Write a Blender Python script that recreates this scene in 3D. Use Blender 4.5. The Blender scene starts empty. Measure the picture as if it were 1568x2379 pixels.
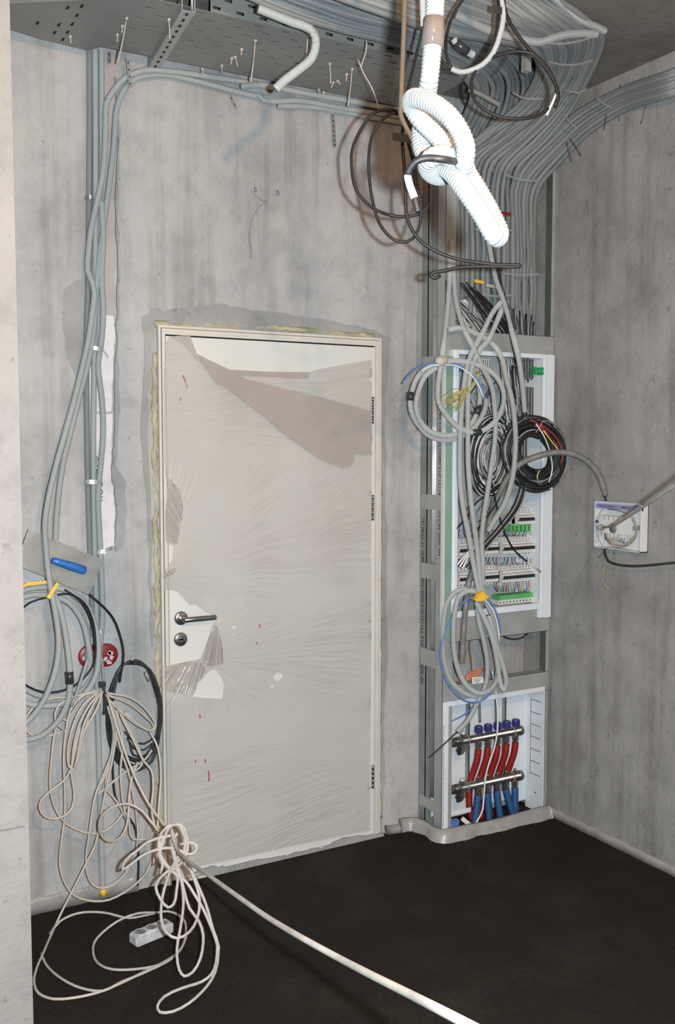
import bpy, bmesh, math, random
from mathutils import Vector, Matrix, noise
from mathutils.geometry import delaunay_2d_cdt
R = random.Random(7)
# ---------------------------------------------------------------- camera
CAM = Vector((-1.2, -3.471, 1.678)); YAW, PIT, F = 0.514, -0.072, 2275.3
FW = Vector((math.sin(YAW)*math.cos(PIT), math.cos(YAW)*math.cos(PIT), math.sin(PIT)))
RT = Vector((math.cos(YAW), -math.sin(YAW), 0)); UP = RT.cross(FW)
sc = bpy.context.scene; COL = sc.collection
cd = bpy.data.cameras.new('camera'); cam = bpy.data.objects.new('camera', cd); COL.objects.link(cam)
cd.sensor_fit = 'VERTICAL'; cd.sensor_height = 22.3; cd.lens = 22.3*F/2379; cd.clip_start = .05
cam.matrix_world = Matrix((( RT.x, UP.x, -FW.x, CAM.x), (RT.y, UP.y, -FW.y, CAM.y), (RT.z, UP.z, -FW.z, CAM.z), (0, 0, 0, 1)))
sc.camera = cam
sc.view_settings.view_transform = 'Standard'; sc.view_settings.look = 'None'
sc.view_settings.exposure = 0.5; sc.view_settings.gamma = 1.0; sc.view_settings.use_curve_mapping = False
# ---------------------------------------------------------------- light: dim room, on-camera flash, warm bulb behind the photographer
w = bpy.data.worlds.new('world'); sc.world = w; w.use_nodes = True
w.node_tree.nodes['Background'].inputs[0].default_value = (1.0, .88, .76, 1); w.node_tree.nodes['Background'].inputs[1].default_value = .15
def lamp(name, loc, energy, col, rad):
    l = bpy.data.lights.new(name, 'POINT'); l.energy = energy; l.color = col; l.shadow_soft_size = rad
    o = bpy.data.objects.new(name, l); o.location = loc; COL.objects.link(o); return o
lamp('camera_flash', CAM + RT*.08 + UP*.02 + FW*.02, 355, (.84, .955, 1.0), .012)
lamp('ceiling_bulb', (-.58, -3.46, 2.52), 100, (1, .52, .20), .035)
# ---------------------------------------------------------------- measuring the place
XR, ZC = 1.746, 3.13
def ray(x, y): return FW + RT*((x-784)/F) + UP*((1189.5-y)/F)
def P(x, y, o=0.0, m=0.0, zf=True):
    """first surface seen through a point: plane at o metres in front of the door wall (o<0: at that depth), floor, ceiling, right wall; m = clearance"""
    d = ray(x, y)
    t = -o if o < 0 else (-o-CAM.y)/d.y
    if zf:
        if d.z < 0: t = min(t, (m-CAM.z)/d.z)
        if d.z > 0: t = min(t, (ZC-m-CAM.z)/d.z)
        if d.x > 0: t = min(t, (XR-m-CAM.x)/d.x)
        if o >= 0 or True: t = min(t, (-m-CAM.y)/d.y)
    return CAM + d*t
def PX(x, y, X):
    d = ray(x, y); return CAM + d*((X-CAM.x)/d.x)
def PZ(x, y, Z):
    d = ray(x, y); return CAM + d*((Z-CAM.z)/d.z)
# ---------------------------------------------------------------- materials
def newmat(name):
    m = bpy.data.materials.new(name); m.use_nodes = True; nt = m.node_tree
    return m, nt, nt.nodes['Principled BSDF']
def nd(nt, t, **kw):
    n = nt.nodes.new(t)
    for k, v in kw.items(): setattr(n, k, v)
    return n
def ramp(nt, src, stops):
    r = nd(nt, 'ShaderNodeValToRGB'); e = r.color_ramp.elements
    while len(e) < len(stops): e.new(.5)
    for a, (p, c) in zip(e, stops): a.position = p; a.color = (*c, 1) if len(c) == 3 else c
    nt.links.new(src, r.inputs[0]); return r
def pos(nt, scale=(1, 1, 1), obj=False):
    g = nd(nt, 'ShaderNodeTexCoord') if obj else nd(nt, 'ShaderNodeNewGeometry')
    mp = nd(nt, 'ShaderNodeMapping'); mp.inputs['Scale'].default_value = scale
    nt.links.new(g.outputs['Object' if obj else 'Position'], mp.inputs[0]); return mp.outputs[0]
def noi(nt, vec, sc_, det=4, rough=.55):
    n = nd(nt, 'ShaderNodeTexNoise'); n.inputs['Scale'].default_value = sc_; n.inputs['Detail'].default_value = det
    n.inputs['Roughness'].default_value = rough; nt.links.new(vec, n.inputs['Vector']); return n.outputs['Fac']
def mixc(nt, f, a, b, mode='MIX'):
    n = nd(nt, 'ShaderNodeMix', data_type='RGBA', blend_type=mode)
    for i, v in ((0, f), (6, a), (7, b)):
        if isinstance(v, (int, float)): n.inputs[i].default_value = v
        elif isinstance(v, tuple): n.inputs[i].default_value = (*v, 1)
        else: nt.links.new(v, n.inputs[i])
    return n.outputs[2]
def bump(nt, h, s, dist, bs):
    b = nd(nt, 'ShaderNodeBump'); b.inputs['Strength'].default_value = s; b.inputs['Distance'].default_value = dist
    nt.links.new(h, b.inputs['Height']); nt.links.new(b.outputs[0], bs.inputs['Normal']); return b
def plain(name, col, rough=.5, metal=0, var=.12, vs=25, bmp=0.0, spec=.5, emi=None):
    m, nt, bs = newmat(name)
    f = noi(nt, pos(nt), vs, 3)
    d = tuple(c*(1-var) for c in col); l = tuple(min(1, c*(1+var)) for c in col)
    r = ramp(nt, f, [(.3, d), (.7, l)]); nt.links.new(r.outputs[0], bs.inputs['Base Color'])
    bs.inputs['Roughness'].default_value = rough; bs.inputs['Metallic'].default_value = metal
    bs.inputs['Specular IOR Level'].default_value = spec
    if bmp: bump(nt, noi(nt, pos(nt), vs*3, 3), bmp, .004, bs)
    return m
def plaster(name, a, b, c, streak=True, seed=0.0, tint=None):
    m, nt, bs = newmat(name)
    p = pos(nt); f1 = noi(nt, p, 1.7+seed, 7, .62); f2 = noi(nt, p, 9, 6, .7); f3 = noi(nt, p, 60, 3)
    col = ramp(nt, f1, [(.32, a), (.5, b), (.68, c)]).outputs[0]
    r2 = ramp(nt, f2, [(.36, (.80, .80, .80)), (.52, (1, 1, 1)), (.7, (1.0, 1.0, 1.0))]).outputs[0]
    col = mixc(nt, .75, col, r2, 'MULTIPLY')
    if streak:
        f4 = noi(nt, pos(nt, (9, 9, .55)), 1.3, 5, .6)
        r3 = ramp(nt, f4, [(.34, (.68, .67, .66)), (.5, (.96, .96, .96)), (.66, (1, 1, 1))]).outputs[0]
        col = mixc(nt, .8, col, r3, 'MULTIPLY')
    r4 = ramp(nt, noi(nt, p, 34, 2), [(.25, (.60, .58, .56)), (.33, (1, 1, 1))]).outputs[0]
    col = mixc(nt, .7, col, r4, 'MULTIPLY')
    if tint:
        g = ramp(nt, noi(nt, p, 2.6, 3), [(.5, (0, 0, 0)), (.7, (1, 1, 1))]).outputs[0]
        col = mixc(nt, g, col, tint, 'MIX') if False else col
    nt.links.new(col, bs.inputs['Base Color']); bs.inputs['Roughness'].default_value = .82
    bs.inputs['Specular IOR Level'].default_value = .25
    ad = nd(nt, 'ShaderNodeMath', operation='ADD'); nt.links.new(f2, ad.inputs[0]); nt.links.new(f3, ad.inputs[1])
    bump(nt, ad.outputs[0], .35, .006, bs); return m
M = {}
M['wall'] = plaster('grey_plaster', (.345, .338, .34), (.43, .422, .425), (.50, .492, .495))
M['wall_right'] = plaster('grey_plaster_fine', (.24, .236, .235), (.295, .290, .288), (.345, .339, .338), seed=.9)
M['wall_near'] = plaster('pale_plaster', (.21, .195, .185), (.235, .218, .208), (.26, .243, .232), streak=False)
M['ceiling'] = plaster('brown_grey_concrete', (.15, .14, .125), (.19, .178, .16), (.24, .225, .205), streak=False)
M['cement'] = plaster('dark_cement', (.24, .24, .245), (.31, .31, .315), (.38, .38, .385), streak=False)
M['block'] = plaster('pale_block', (.62, .57, .57), (.70, .65, .65), (.76, .72, .72), streak=False)
M['brickpink'] = plaster('pinkish_mortar', (.34, .28, .265), (.46, .38, .36), (.46, .42, .41), streak=False)
def floor_mat():
    m, nt, bs = newmat('damp_screed'); p = pos(nt)
    f = noi(nt, p, 2.2, 8, .68); g = noi(nt, p, 70, 4, .7)
    c = ramp(nt, f, [(.3, (.015, .0125, .010)), (.52, (.021, .0175, .0145)), (.75, (.036, .030, .026))]).outputs[0]
    k = ramp(nt, g, [(.3, (.6, .6, .6)), (.6, (1.15, 1.1, 1.05))]).outputs[0]
    nt.links.new(mixc(nt, .8, c, k, 'MULTIPLY'), bs.inputs['Base Color'])
    bs.inputs['Roughness'].default_value = .85; bs.inputs['Specular IOR Level'].default_value = .12
    bump(nt, g, .5, .004, bs); return m
M['floor'] = floor_mat()
def conduit_mat(name, col, pitch=.0036, dist=.0012, rough=.42, metal=0, var=.07, groove=.62):
    m, nt, bs = newmat(name)
    uv = nd(nt, 'ShaderNodeUVMap'); sp = nd(nt, 'ShaderNodeSeparateXYZ'); nt.links.new(uv.outputs[0], sp.inputs[0])
    mu = nd(nt, 'ShaderNodeMath', operation='MULTIPLY'); nt.links.new(sp.outputs[1], mu.inputs[0]); mu.inputs[1].default_value = 2*math.pi/pitch
    si = nd(nt, 'ShaderNodeMath', operation='SINE'); nt.links.new(mu.outputs[0], si.inputs[0])
    f = noi(nt, pos(nt), 3.5, 3)
    r = ramp(nt, f, [(.3, tuple(c*(1-var) for c in col)), (.7, tuple(c*(1+var) for c in col))]).outputs[0]
    rr = ramp(nt, si.outputs[0], [(0, (groove,)*3), (.5, (1, 1, 1))]).outputs[0]
    nt.links.new(mixc(nt, .5, r, rr, 'MULTIPLY'), bs.inputs['Base Color'])
    bs.inputs['Roughness'].default_value = rough; bs.inputs['Metallic'].default_value = metal
    bs.inputs['Specular IOR Level'].default_value = .35
    bump(nt, si.outputs[0], .5, dist, bs); return m
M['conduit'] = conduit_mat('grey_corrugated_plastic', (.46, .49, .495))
M['conduit_dark'] = conduit_mat('dark_grey_corrugated_plastic', (.30, .32, .325))  # a darker grey plastic for the leftmost straight conduit
M['conduit_light'] = conduit_mat('pale_grey_corrugated_plastic', (.50, .53, .54))
M['conduit_white'] = conduit_mat('white_corrugated_plastic', (.19, .20, .203), .0048, .0004, .5, 0, .02, .95)
M['metal_flex'] = conduit_mat('metal_flexible_hose', (.25, .245, .24), .0065, .0015, .35, .15)
M['black'] = plain('black_rubber', (.028, .028, .03), .4, var=.3)
M['blackcable'] = plain('dusty_black_cable', (.014, .014, .015), .5, var=.4, vs=14, spec=.3)
M['cream'] = plain('cream_cable', (.50, .44, .385), .5, var=.08)
M['creamdirty'] = plain('dusty_white_cable', (.44, .40, .37), .6, var=.14, vs=20)
M['whitewire'] = plain('white_wire', (.68, .68, .68), .45)
M['greywire'] = plain('grey_wire', (.30, .30, .31), .45)
M['bluewire'] = plain('blue_wire', (.10, .23, .55), .45)
M['yg'] = plain('yellow_green_wire', (.42, .38, .13), .5, var=.4, vs=60)
M['orange'] = plain('orange_wire', (.62, .22, .12), .5)
M['redwire'] = plain('red_wire', (.45, .03, .03), .5)
M['brownwire'] = plain('brown_wire', (.20, .12, .075), .5)
M['yellow'] = plain('yellow_tape', (.80, .48, .04), .5)
M['red'] = plain('red_plastic', (.24, .010, .010), .4, var=.2)
M['redpipe'] = conduit_mat('red_pipe_sleeve', (.30, .014, .012), .0065, .0008, .5)
M['bluepipe'] = conduit_mat('blue_pipe_sleeve', (.025, .095, .27), .0065, .0008, .5)
M['bluecap'] = plain('blue_cap', (.03, .035, .20), .4, var=.2)
M['blue'] = plain('blue_handle_plastic', (.025, .13, .42), .35, var=.25)
M['green'] = plain('green_plastic', (.03, .30, .10), .4)
M['greenbar'] = plain('terminal_green', (.10, .40, .12), .45)
M['drywall'] = plain('green_drywall_board', (.20, .33, .27), .8, var=.12, vs=8)
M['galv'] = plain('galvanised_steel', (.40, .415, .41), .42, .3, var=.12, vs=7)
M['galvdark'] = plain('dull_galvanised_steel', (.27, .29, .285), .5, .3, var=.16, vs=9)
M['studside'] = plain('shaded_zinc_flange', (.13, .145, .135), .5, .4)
M['tray'] = plain('perforated_tray_steel', (.25, .255, .248), .5, .25, var=.10, vs=4)
M['bright'] = plain('bright_zinc', (.80, .83, .86), .28, .85, var=.1, vs=12)
M['nickel'] = plain('nickel_brass', (.40, .37, .34), .24, .92, var=.3, vs=30)
M['steel'] = plain('brushed_steel', (.38, .36, .35), .25, .95, var=.2, vs=40)
M['white'] = plain('white_powder_coat', (.70, .745, .80), .45, var=.04, vs=6)
M['whitepl'] = plain('white_plastic', (.62, .63, .63), .4, var=.05)
M['whitedirty'] = plain('dusty_white_plastic', (.52, .51, .51), .6, var=.22, vs=30)
M['inner'] = plain('cabinet_back_plate', (.48, .54, .57), .35, .2, var=.1, vs=5)
M['door'] = plain('door_paint', (.63, .63, .61), .42, var=.03, vs=4)
M['frame'] = plain('door_frame_paint', (.60, .575, .53), .5, var=.06, vs=12)
M['gap'] = plain('dark_gap', (.012, .011, .01), .8)
M['seal'] = plain('brown_door_seal', (.20, .13, .11), .7)
M['foam'] = plain('mounting_foam', (.40, .365, .255), .75, var=.25, vs=18, bmp=.8)
M['tape'] = plain('beige_masking_tape', (.50, .46, .41), .6)
M['blacktape'] = plain('black_tape', (.035, .035, .038), .28)
M['trowel'] = plain('dusty_trowel_steel', (.26, .255, .235), .55, .3, var=.2, vs=14)
M['plastgrey'] = plain('grey_plastic', (.16, .165, .17), .5)
M['lilac'] = plain('lilac_plate', (.22, .22, .42), .5)
M['printing'] = plain('stencil_ink', (.035, .04, .045), .7)
M['redink'] = plain('red_marker', (.55, .05, .04), .5)
M['tag'] = plain('paper_label', (.75, .75, .73), .6, var=.03)
M['ptfe'] = plain('pale_foam_strip', (.33, .315, .305), .35, var=.12, vs=16, bmp=.3)
def film_mat(name, col, lo, hi, fans, rough=.33, bmp=.3, lines=.90):
    """creases fan out from gathering points; fans: (x, z, streaks, z_low, z_high)"""
    m, nt, bs = newmat(name); p = pos(nt)
    def mth(op, a, b=None, c=None):
        n = nd(nt, 'ShaderNodeMath', operation=op)
        for i, v in enumerate((a, b, c)):
            if v is None: continue
            if isinstance(v, (int, float)): n.inputs[i].default_value = v
            else: nt.links.new(v, n.inputs[i])
        return n.outputs[0]
    ps = nd(nt, 'ShaderNodeSeparateXYZ'); nt.links.new(p, ps.inputs[0]); wob = noi(nt, p, 2.0, 2)
    tot = None
    for (cx, cz, k, za, zb) in fans:
        dx = mth('SUBTRACT', ps.outputs[0], cx); dz = mth('SUBTRACT', mth('ADD', ps.outputs[2], mth('MULTIPLY', wob, .10)), cz+.05)
        an = mth('MULTIPLY', mth('ARCTAN2', dz, dx), k); ln = mth('SQRT', mth('ADD', mth('MULTIPLY', dx, dx), mth('MULTIPLY', dz, dz)))
        cb = nd(nt, 'ShaderNodeCombineXYZ'); nt.links.new(an, cb.inputs[0]); nt.links.new(mth('MULTIPLY', ln, 1.3), cb.inputs[1])
        f = mth('SUBTRACT', .5, mth('ABSOLUTE', mth('SUBTRACT', noi(nt, cb.outputs[0], 1.0, 3, .6), .5)))   # ridge = crease
        f = mth('POWER', mth('MULTIPLY', f, 2.0), 9.0)
        msk = nd(nt, 'ShaderNodeMapRange', interpolation_type='SMOOTHSTEP'); nt.links.new(ps.outputs[2], msk.inputs[0]); msk.inputs[1].default_value = za-.12; msk.inputs[2].default_value = za+.12
        ms2 = nd(nt, 'ShaderNodeMapRange', interpolation_type='SMOOTHSTEP'); nt.links.new(ps.outputs[2], ms2.inputs[0]); ms2.inputs[1].default_value = zb+.12; ms2.inputs[2].default_value = zb-.12
        f = mth('MULTIPLY', mth('MULTIPLY', f, msk.outputs[0]), ms2.outputs[0]); f = mth('MULTIPLY', f, ramp(nt, noi(nt, p, 3.1, 3), [(.38, (.1, .1, .1)), (.62, (1, 1, 1))]).outputs[0])
        tot = f if tot is None else mth('MAXIMUM', tot, f)
    c = ramp(nt, tot, [(.15, col), (.9, tuple(v*lines for v in col))]).outputs[0]
    c = mixc(nt, .6, c, ramp(nt, noi(nt, p, 2.4, 4), [(.35, (.90, .885, .86)), (.6, (1, 1, 1))]).outputs[0], 'MULTIPLY')
    nt.links.new(c, bs.inputs['Base Color']); bs.inputs['Roughness'].default_value = rough
    nt.links.new(ramp(nt, tot, [(.1, (lo, lo, lo)), (.8, (hi, hi, hi))]).outputs[0], bs.inputs['Alpha'])
    bump(nt, tot, bmp, .008, bs); return m
fc = [P(385, 1330), P(500, 1520), P(862, 1830), P(380, 800), P(300, 1150)]
M['film'] = film_mat('creased_protective_film', (.60, .575, .55), .45, .62, [(fc[0].x-.05, fc[0].z, 16, 1.0, 1.62), (fc[1].x-.08, fc[1].z, 20, .62, 1.08), (fc[2].x+1.6, fc[2].z+.38, 70, 0, .60), (fc[0].x-1.3, 1.72, 60, 1.66, 2.1)])
M['flap'] = film_mat('doubled_protective_film', (.45, .40, .37), .78, .92, [(fc[3].x-.3, fc[3].z+.1, 26, 0, 2.3)], bmp=.3, lines=.9)
M['flapgloss'] = film_mat('glossy_crumpled_film', (.55, .51, .485), .42, .8, [(fc[1].x, fc[1].z+.2, 12, 0, 2.3)], .14, .8, .93)
M['clear'] = film_mat('clear_sleeve', (.09, .075, .07), .90, .95, [(0, 9, 80, 0, 4)], .12, .6)
M['mid_a'] = conduit_mat('bundle_grey_plastic', (.225, .25, .262)); M['mid_b'] = conduit_mat('bundle_pale_grey_plastic', (.285, .305, .315))
# ---------------------------------------------------------------- builders
def tag(o, label, cat=None, group=None, kind=None):
    if label: o['label'] = label
    if cat: o['category'] = cat
    if group: o['group'] = group
    if kind: o['kind'] = kind
    return o
def mk(name, verts, faces, mat, parent=None, uvs=None, smooth=False, mats=None, fm=None):
    vs = [Vector(v) for v in verts]
    if parent is None:
        lo = Vector((sum(v.x for v in vs)/len(vs), sum(v.y for v in vs)/len(vs), min(v.z for v in vs)))
    else: lo = parent_world(parent)
    me = bpy.data.meshes.new(name); me.from_pydata([tuple(v-lo) for v in vs], [], faces); me.materials.append(mat)
    for x in (mats or []): me.materials.append(x)
    if fm: me.polygons.foreach_set('material_index', fm)
    if smooth: me.polygons.foreach_set('use_smooth', [True]*len(me.polygons))
    if uvs:
        ul = me.uv_layers.new(name='UVMap')
        for l in me.loops: ul.data[l.index].uv = uvs[l.vertex_index]
    me.update()
    o = bpy.data.objects.new(name, me); COL.objects.link(o)
    if parent is None: o.location = lo
    else: o.parent = parent
    return o
def parent_world(p):
    v = Vector((0, 0, 0))
    while p is not None: v = v + p.location; p = p.parent
    return v
def empty(name, loc, label=None, cat=None, group=None, kind=None):
    o = bpy.data.objects.new(name, None); o.empty_display_size = .05; o.location = loc; COL.objects.link(o)
    return tag(o, label, cat, group, kind)
class G:
    """collects shapes into one mesh"""
    def __init__(s): s.v = []; s.f = []; s.m = []; s.uv = []
    def add(s, v, f, m=0, uv=None):
        n = len(s.v); s.v += [Vector(q) for q in v]; s.f += [tuple(i+n for i in q) for q in f]; s.m += [m]*len(f); s.uv += uv or [(0, 0)]*len(v); return s
    def box(s, a, b, m=0):
        (x0, y0, z0), (x1, y1, z1) = [min(p, q) for p, q in zip(a, b)], [max(p, q) for p, q in zip(a, b)]
        v = [(x0,y0,z0),(x1,y0,z0),(x1,y1,z0),(x0,y1,z0),(x0,y0,z1),(x1,y0,z1),(x1,y1,z1),(x0,y1,z1)]
        return s.add(v, [(0,3,2,1),(4,5,6,7),(0,1,5,4),(1,2,6,5),(2,3,7,6),(3,0,4,7)], m)
    def prism(s, poly, d, m=0):
        """polygon (list of Vector) extruded by vector d"""
        n = len(poly); d = Vector(d); v = list(poly)+[Vector(p)+d for p in poly]
        f = [tuple(range(n)), tuple(reversed(range(n, 2*n)))]+[(i, n+i, n+(i+1) % n, (i+1) % n) for i in range(n)]
        return s.add(v, f, m)
    def cyl(s, a, b, r, n=16, m=0, r2=None, prof=None):
        a = Vector(a); b = Vector(b); ax = (b-a); L = ax.length; ax.normalize()
        t = Vector((0, 0, 1)) if abs(ax.z) < .9 else Vector((1, 0, 0)); u = ax.cross(t).normalized(); w_ = ax.cross(u)
        prof = prof or [(0, r), (1, r if r2 is None else r2)]
        v = []; f = []
        for (k, rr) in prof:
            for i in range(n):
                an = 2*math.pi*i/n; v.append(a+ax*(L*k)+(u*math.cos(an)+w_*math.sin(an))*rr)
        for j in range(len(prof)-1):
            for i in range(n): f.append((j*n+i, j*n+(i+1) % n, (j+1)*n+(i+1) % n, (j+1)*n+i))
        f.append(tuple(reversed(range(n)))); f.append(tuple((len(prof)-1)*n+i for i in range(n)))
        return s.add(v, f, m)
    def tube(s, pts, r, sides=8, m=0, rib=None):
        v, f, uv = tube_geo(pts, r, sides, rib); return s.add(v, f, m, uv)
    def obj(s, name, mat, parent=None, smooth=False, mats=None):
        return mk(name, s.v, s.f, mat, parent, s.uv, smooth, mats, s.m if mats else None)
def spline(pts, step=.03, closed=False):
    """Catmull-Rom through 3-D points, resampled"""
    p = [Vector(q) for q in pts]
    if len(p) < 2: return p
    q = [p[0]*2-p[1]]+p+[p[-1]*2-p[-2]]
    out = []
    for i in range(1, len(q)-2):
        a, b, c, d = q[i-1], q[i], q[i+1], q[i+2]; n = max(2, min(40, int((c-b).length/step)+1))
        t0 = 0; t1 = max((b-a).length, 1e-5)**.5; t2 = t1+max((c-b).length, 1e-5)**.5; t3 = t2+max((d-c).length, 1e-5)**.5
        for k in range(n):
            t = t1+(t2-t1)*k/n
            A1 = a*((t1-t)/(t1-t0))+b*((t-t0)/(t1-t0)); A2 = b*((t2-t)/(t2-t1))+c*((t-t1)/(t2-t1)); A3 = c*((t3-t)/(t3-t2))+d*((t-t2)/(t3-t2))
            B1 = A1*((t2-t)/(t2-t0))+A2*((t-t0)/(t2-t0)); B2 = A2*((t3-t)/(t3-t1))+A3*((t-t1)/(t3-t1))
            out.append(B1*((t2-t)/(t2-t1))+B2*((t-t1)/(t2-t1)))
    out.append(p[-1]); return out
def tube_geo(pts, r, sides=8, rib=None):
    p = [pts[0]]
    for q in pts[1:]:
        if (q-p[-1]).length > 1e-4: p.append(q)
    if rib:      # real corrugation: resample along the length
        L = [0]
        for a, b in zip(p, p[1:]): L.append(L[-1]+(b-a).length)
        n = max(2, int(L[-1]/(rib/4))); q = []; j = 0; rad = []
        for k in range(n+1):
            s_ = L[-1]*k/n
            while j < len(p)-2 and L[j+1] < s_: j += 1
            q.append(p[j].lerp(p[j+1], (s_-L[j])/max(L[j+1]-L[j], 1e-9)))
            rad.append(r*(1.0 if k % 4 in (0, 1) else (.945 if rib > .0045 and rib < .006 else .88)))
        p = q
    else: rad = [r]*len(p)
    n = len(p); v = []; f = []; uv = []; s_ = 0
    T = [(p[min(i+1, n-1)]-p[max(i-1, 0)]).normalized() for i in range(n)]
    u = T[0].orthogonal().normalized()
    for i in range(n):
        u = (u-T[i]*u.dot(T[i])); u = u.normalized() if u.length > 1e-6 else T[i].orthogonal().normalized()
        w_ = T[i].cross(u)
        if i: s_ += (p[i]-p[i-1]).length
        for k in range(sides):
            a = 2*math.pi*k/sides; v.append(p[i]+(u*math.cos(a)+w_*math.sin(a))*rad[i]); uv.append((k/sides, s_))
    for i in range(n-1):
        for k in range(sides): f.append((i*sides+k, i*sides+(k+1) % sides, (i+1)*sides+(k+1) % sides, (i+1)*sides+k))
    f.append(tuple(reversed(range(sides)))); f.append(tuple((n-1)*sides+k for k in range(sides)))
    return v, f, uv
def trace(path, r, o=None, step=.03):
    """path: (x, y) or (x, y, o) seen points -> smooth 3-D line that stays off floor, ceiling and walls; o is carried on"""
    pts = []; cur = o if o is not None else .05
    # interpolate missing offsets between the given ones
    n = len(path); os_ = [None]*n
    for i, q in enumerate(path):
        if len(q) > 2: os_[i] = q[2]
    if os_[0] is None: os_[0] = cur
    last = 0
    for i in range(1, n):
        if os_[i] is not None:
            a, b = os_[last], os_[i]
            for k in range(last+1, i):
                t = (k-last)/(i-last); os_[k] = (a+(b-a)*t) if (a >= 0) == (b >= 0) else a
            last = i
    for k in range(last+1, n): os_[k] = os_[last]
    for q, oo in zip(path, os_): pts.append(P(q[0], q[1], oo, r+.002))
    return spline(pts, step)
def cable(name, path, r, mat, label=None, cat=None, group=None, o=None, parent=None, sides=8, rib=None, step=.03):
    pts = trace(path, r, o, step)
    if path[0][1] < -20 and pts[0].z < ZC-.05: pts = [Vector((pts[0].x, pts[0].y, ZC-.004))]+pts      # carried up to the ceiling
    v, f, uv = tube_geo(pts, r, sides, rib)
    ob = mk(name, v, f, M[mat], parent, uv, True)
    if parent is None: tag(ob, label, cat, group)
    elif label: ob['label'] = label
    return ob
def sleeve(parent, name, a, b, r, mat, o, label=None, n=10):
    A = P(a[0], a[1], a[2] if len(a) > 2 else o, r+.002); B = P(b[0], b[1], b[2] if len(b) > 2 else o, r+.002)
    ob = G().cyl(A, B, r, n).obj(name, M[mat], parent, True)
    if label: ob['label'] = label
    return ob
def jag(pts, amp, n=6, seed=0):
    """polygon outline in seen points with ragged edges"""
    rr = random.Random(seed); out = []
    for (a, b) in zip(pts, pts[1:]+pts[:1]):
        for k in range(n):
            t = k/n; out.append((a[0]+(b[0]-a[0])*t+rr.uniform(-amp, amp), a[1]+(b[1]-a[1])*t+rr.uniform(-amp, amp)))
    return out
def patch(name, px, mat, thick, parent=None, o=0.0, label=None, cat=None, seed=0, amp=0, n=1, plane='Y', **kw):
    q = jag(px, amp, n, seed) if amp else px
    if plane == 'Y': base = [P(x, y, o, 0, False) for x, y in q]; d = Vector((0, -thick, 0))
    else: base = [PX(x, y, XR-o) for x, y in q]; d = Vector((-thick, 0, 0))
    # triangulate through delaunay so ragged outlines are safe
    n_ = len(base); uv2 = [Vector((b.x if plane == 'Y' else b.y, b.z)) for b in base]
    vv, ee, ff, ov, oe, of = delaunay_2d_cdt(uv2, [(i, (i+1) % n_) for i in range(n_)], [], 1, 1e-6)
    y0 = base[0].y if plane == 'Y' else base[0].x
    if plane == 'Y': V = [Vector((a.x, y0, a.y)) for a in vv]
    else: V = [Vector((y0, a.x, a.y)) for a in vv]
    k = len(V); V2 = V+[a+d for a in V]; F2 = [tuple(reversed(t)) for t in ff]+[tuple(i+k for i in t) for t in ff]
    cnt = {}
    for t in ff:
        for a, b in zip(t, t[1:]+t[:1]): cnt[(a, b)] = 1
    for (a, b) in list(cnt):
        if (b, a) not in cnt: F2.append((a, b, b+k, a+k))
    ob = mk(name, V2, F2, M[mat], parent)
    if label: ob['label'] = label
    if cat: ob['category'] = cat
    for a, b in kw.items(): ob[a] = b
    return ob
def inside(x, y, poly):
    c = False; j = len(poly)-1
    for i in range(len(poly)):
        if (poly[i][1] > y) != (poly[j][1] > y) and x < (poly[j][0]-poly[i][0])*(y-poly[i][1])/(poly[j][1]-poly[i][1])+poly[i][0]: c = not c
        j = i
    return c
def film(name, px, holes, mat, o, parent=None, amp=.004, grid=.022, fold=1.0):
    """thin creased sheet cut to an outline with torn holes"""
    def w2(q): a = P(q[0], q[1], o, 0, False); return (a.x, a.z)
    O = [w2(q) for q in px]; H = [[w2(q) for q in h] for h in holes]
    pts = []; ed = []
    for loop in [O]+H:
        fine = []
        for a, b in zip(loop, loop[1:]+loop[:1]):
            L = math.hypot(b[0]-a[0], b[1]-a[1]); k = max(1, int(L/.02))
            for i in range(k): fine.append((a[0]+(b[0]-a[0])*i/k, a[1]+(b[1]-a[1])*i/k))
        s_ = len(pts); pts += fine; ed += [(s_+i, s_+(i+1) % len(fine)) for i in range(len(fine))]
    x0, x1 = min(a[0] for a in O), max(a[0] for a in O); z0, z1 = min(a[1] for a in O), max(a[1] for a in O)
    x = x0
    while x < x1:
        z = z0
        while z < z1:
            a, b = x+R.uniform(-.004, .004), z+R.uniform(-.004, .004)
            if inside(a, b, O) and not any(inside(a, b, h) for h in H): pts.append((a, b))
            z += grid
        x += grid
    vv, ee, ff, *_ = delaunay_2d_cdt([Vector(p) for p in pts], ed, [], 0, 1e-6)
    F = []
    for t in ff:
        cx = sum(vv[i].x for i in t)/len(t); cz = sum(vv[i].y for i in t)/len(t)
        if inside(cx, cz, O) and not any(inside(cx, cz, h) for h in H): F.append(tuple(reversed(t)))
    V = []
    for a in vv:
        h = noise.noise(Vector((a.x*4, a.y*9, o*7)))*amp+noise.noise(Vector((a.x*14, a.y*30, 3)))*amp*.5
        V.append((a.x, -o-amp+h, a.y))
    return mk(name, V, F, M[mat], parent, None, True)
def text(s, name, size, loc, rot, mat, parent, th=.0004):
    cu = bpy.data.curves.new(name, 'FONT'); cu.body = s; cu.size = size; cu.extrude = th
    t = bpy.data.objects.new(name+'_tmp', cu); COL.objects.link(t); dg = bpy.context.evaluated_depsgraph_get(); dg.update()
    me = bpy.data.meshes.new_from_object(t.evaluated_get(dg)); bpy.data.objects.remove(t); me.materials.clear(); me.materials.append(M[mat])
    ob = bpy.data.objects.new(name, me); COL.objects.link(ob); ob.parent = parent
    ob.location = Vector(loc)-parent_world(parent); ob.rotation_euler = rot; return ob
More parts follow.
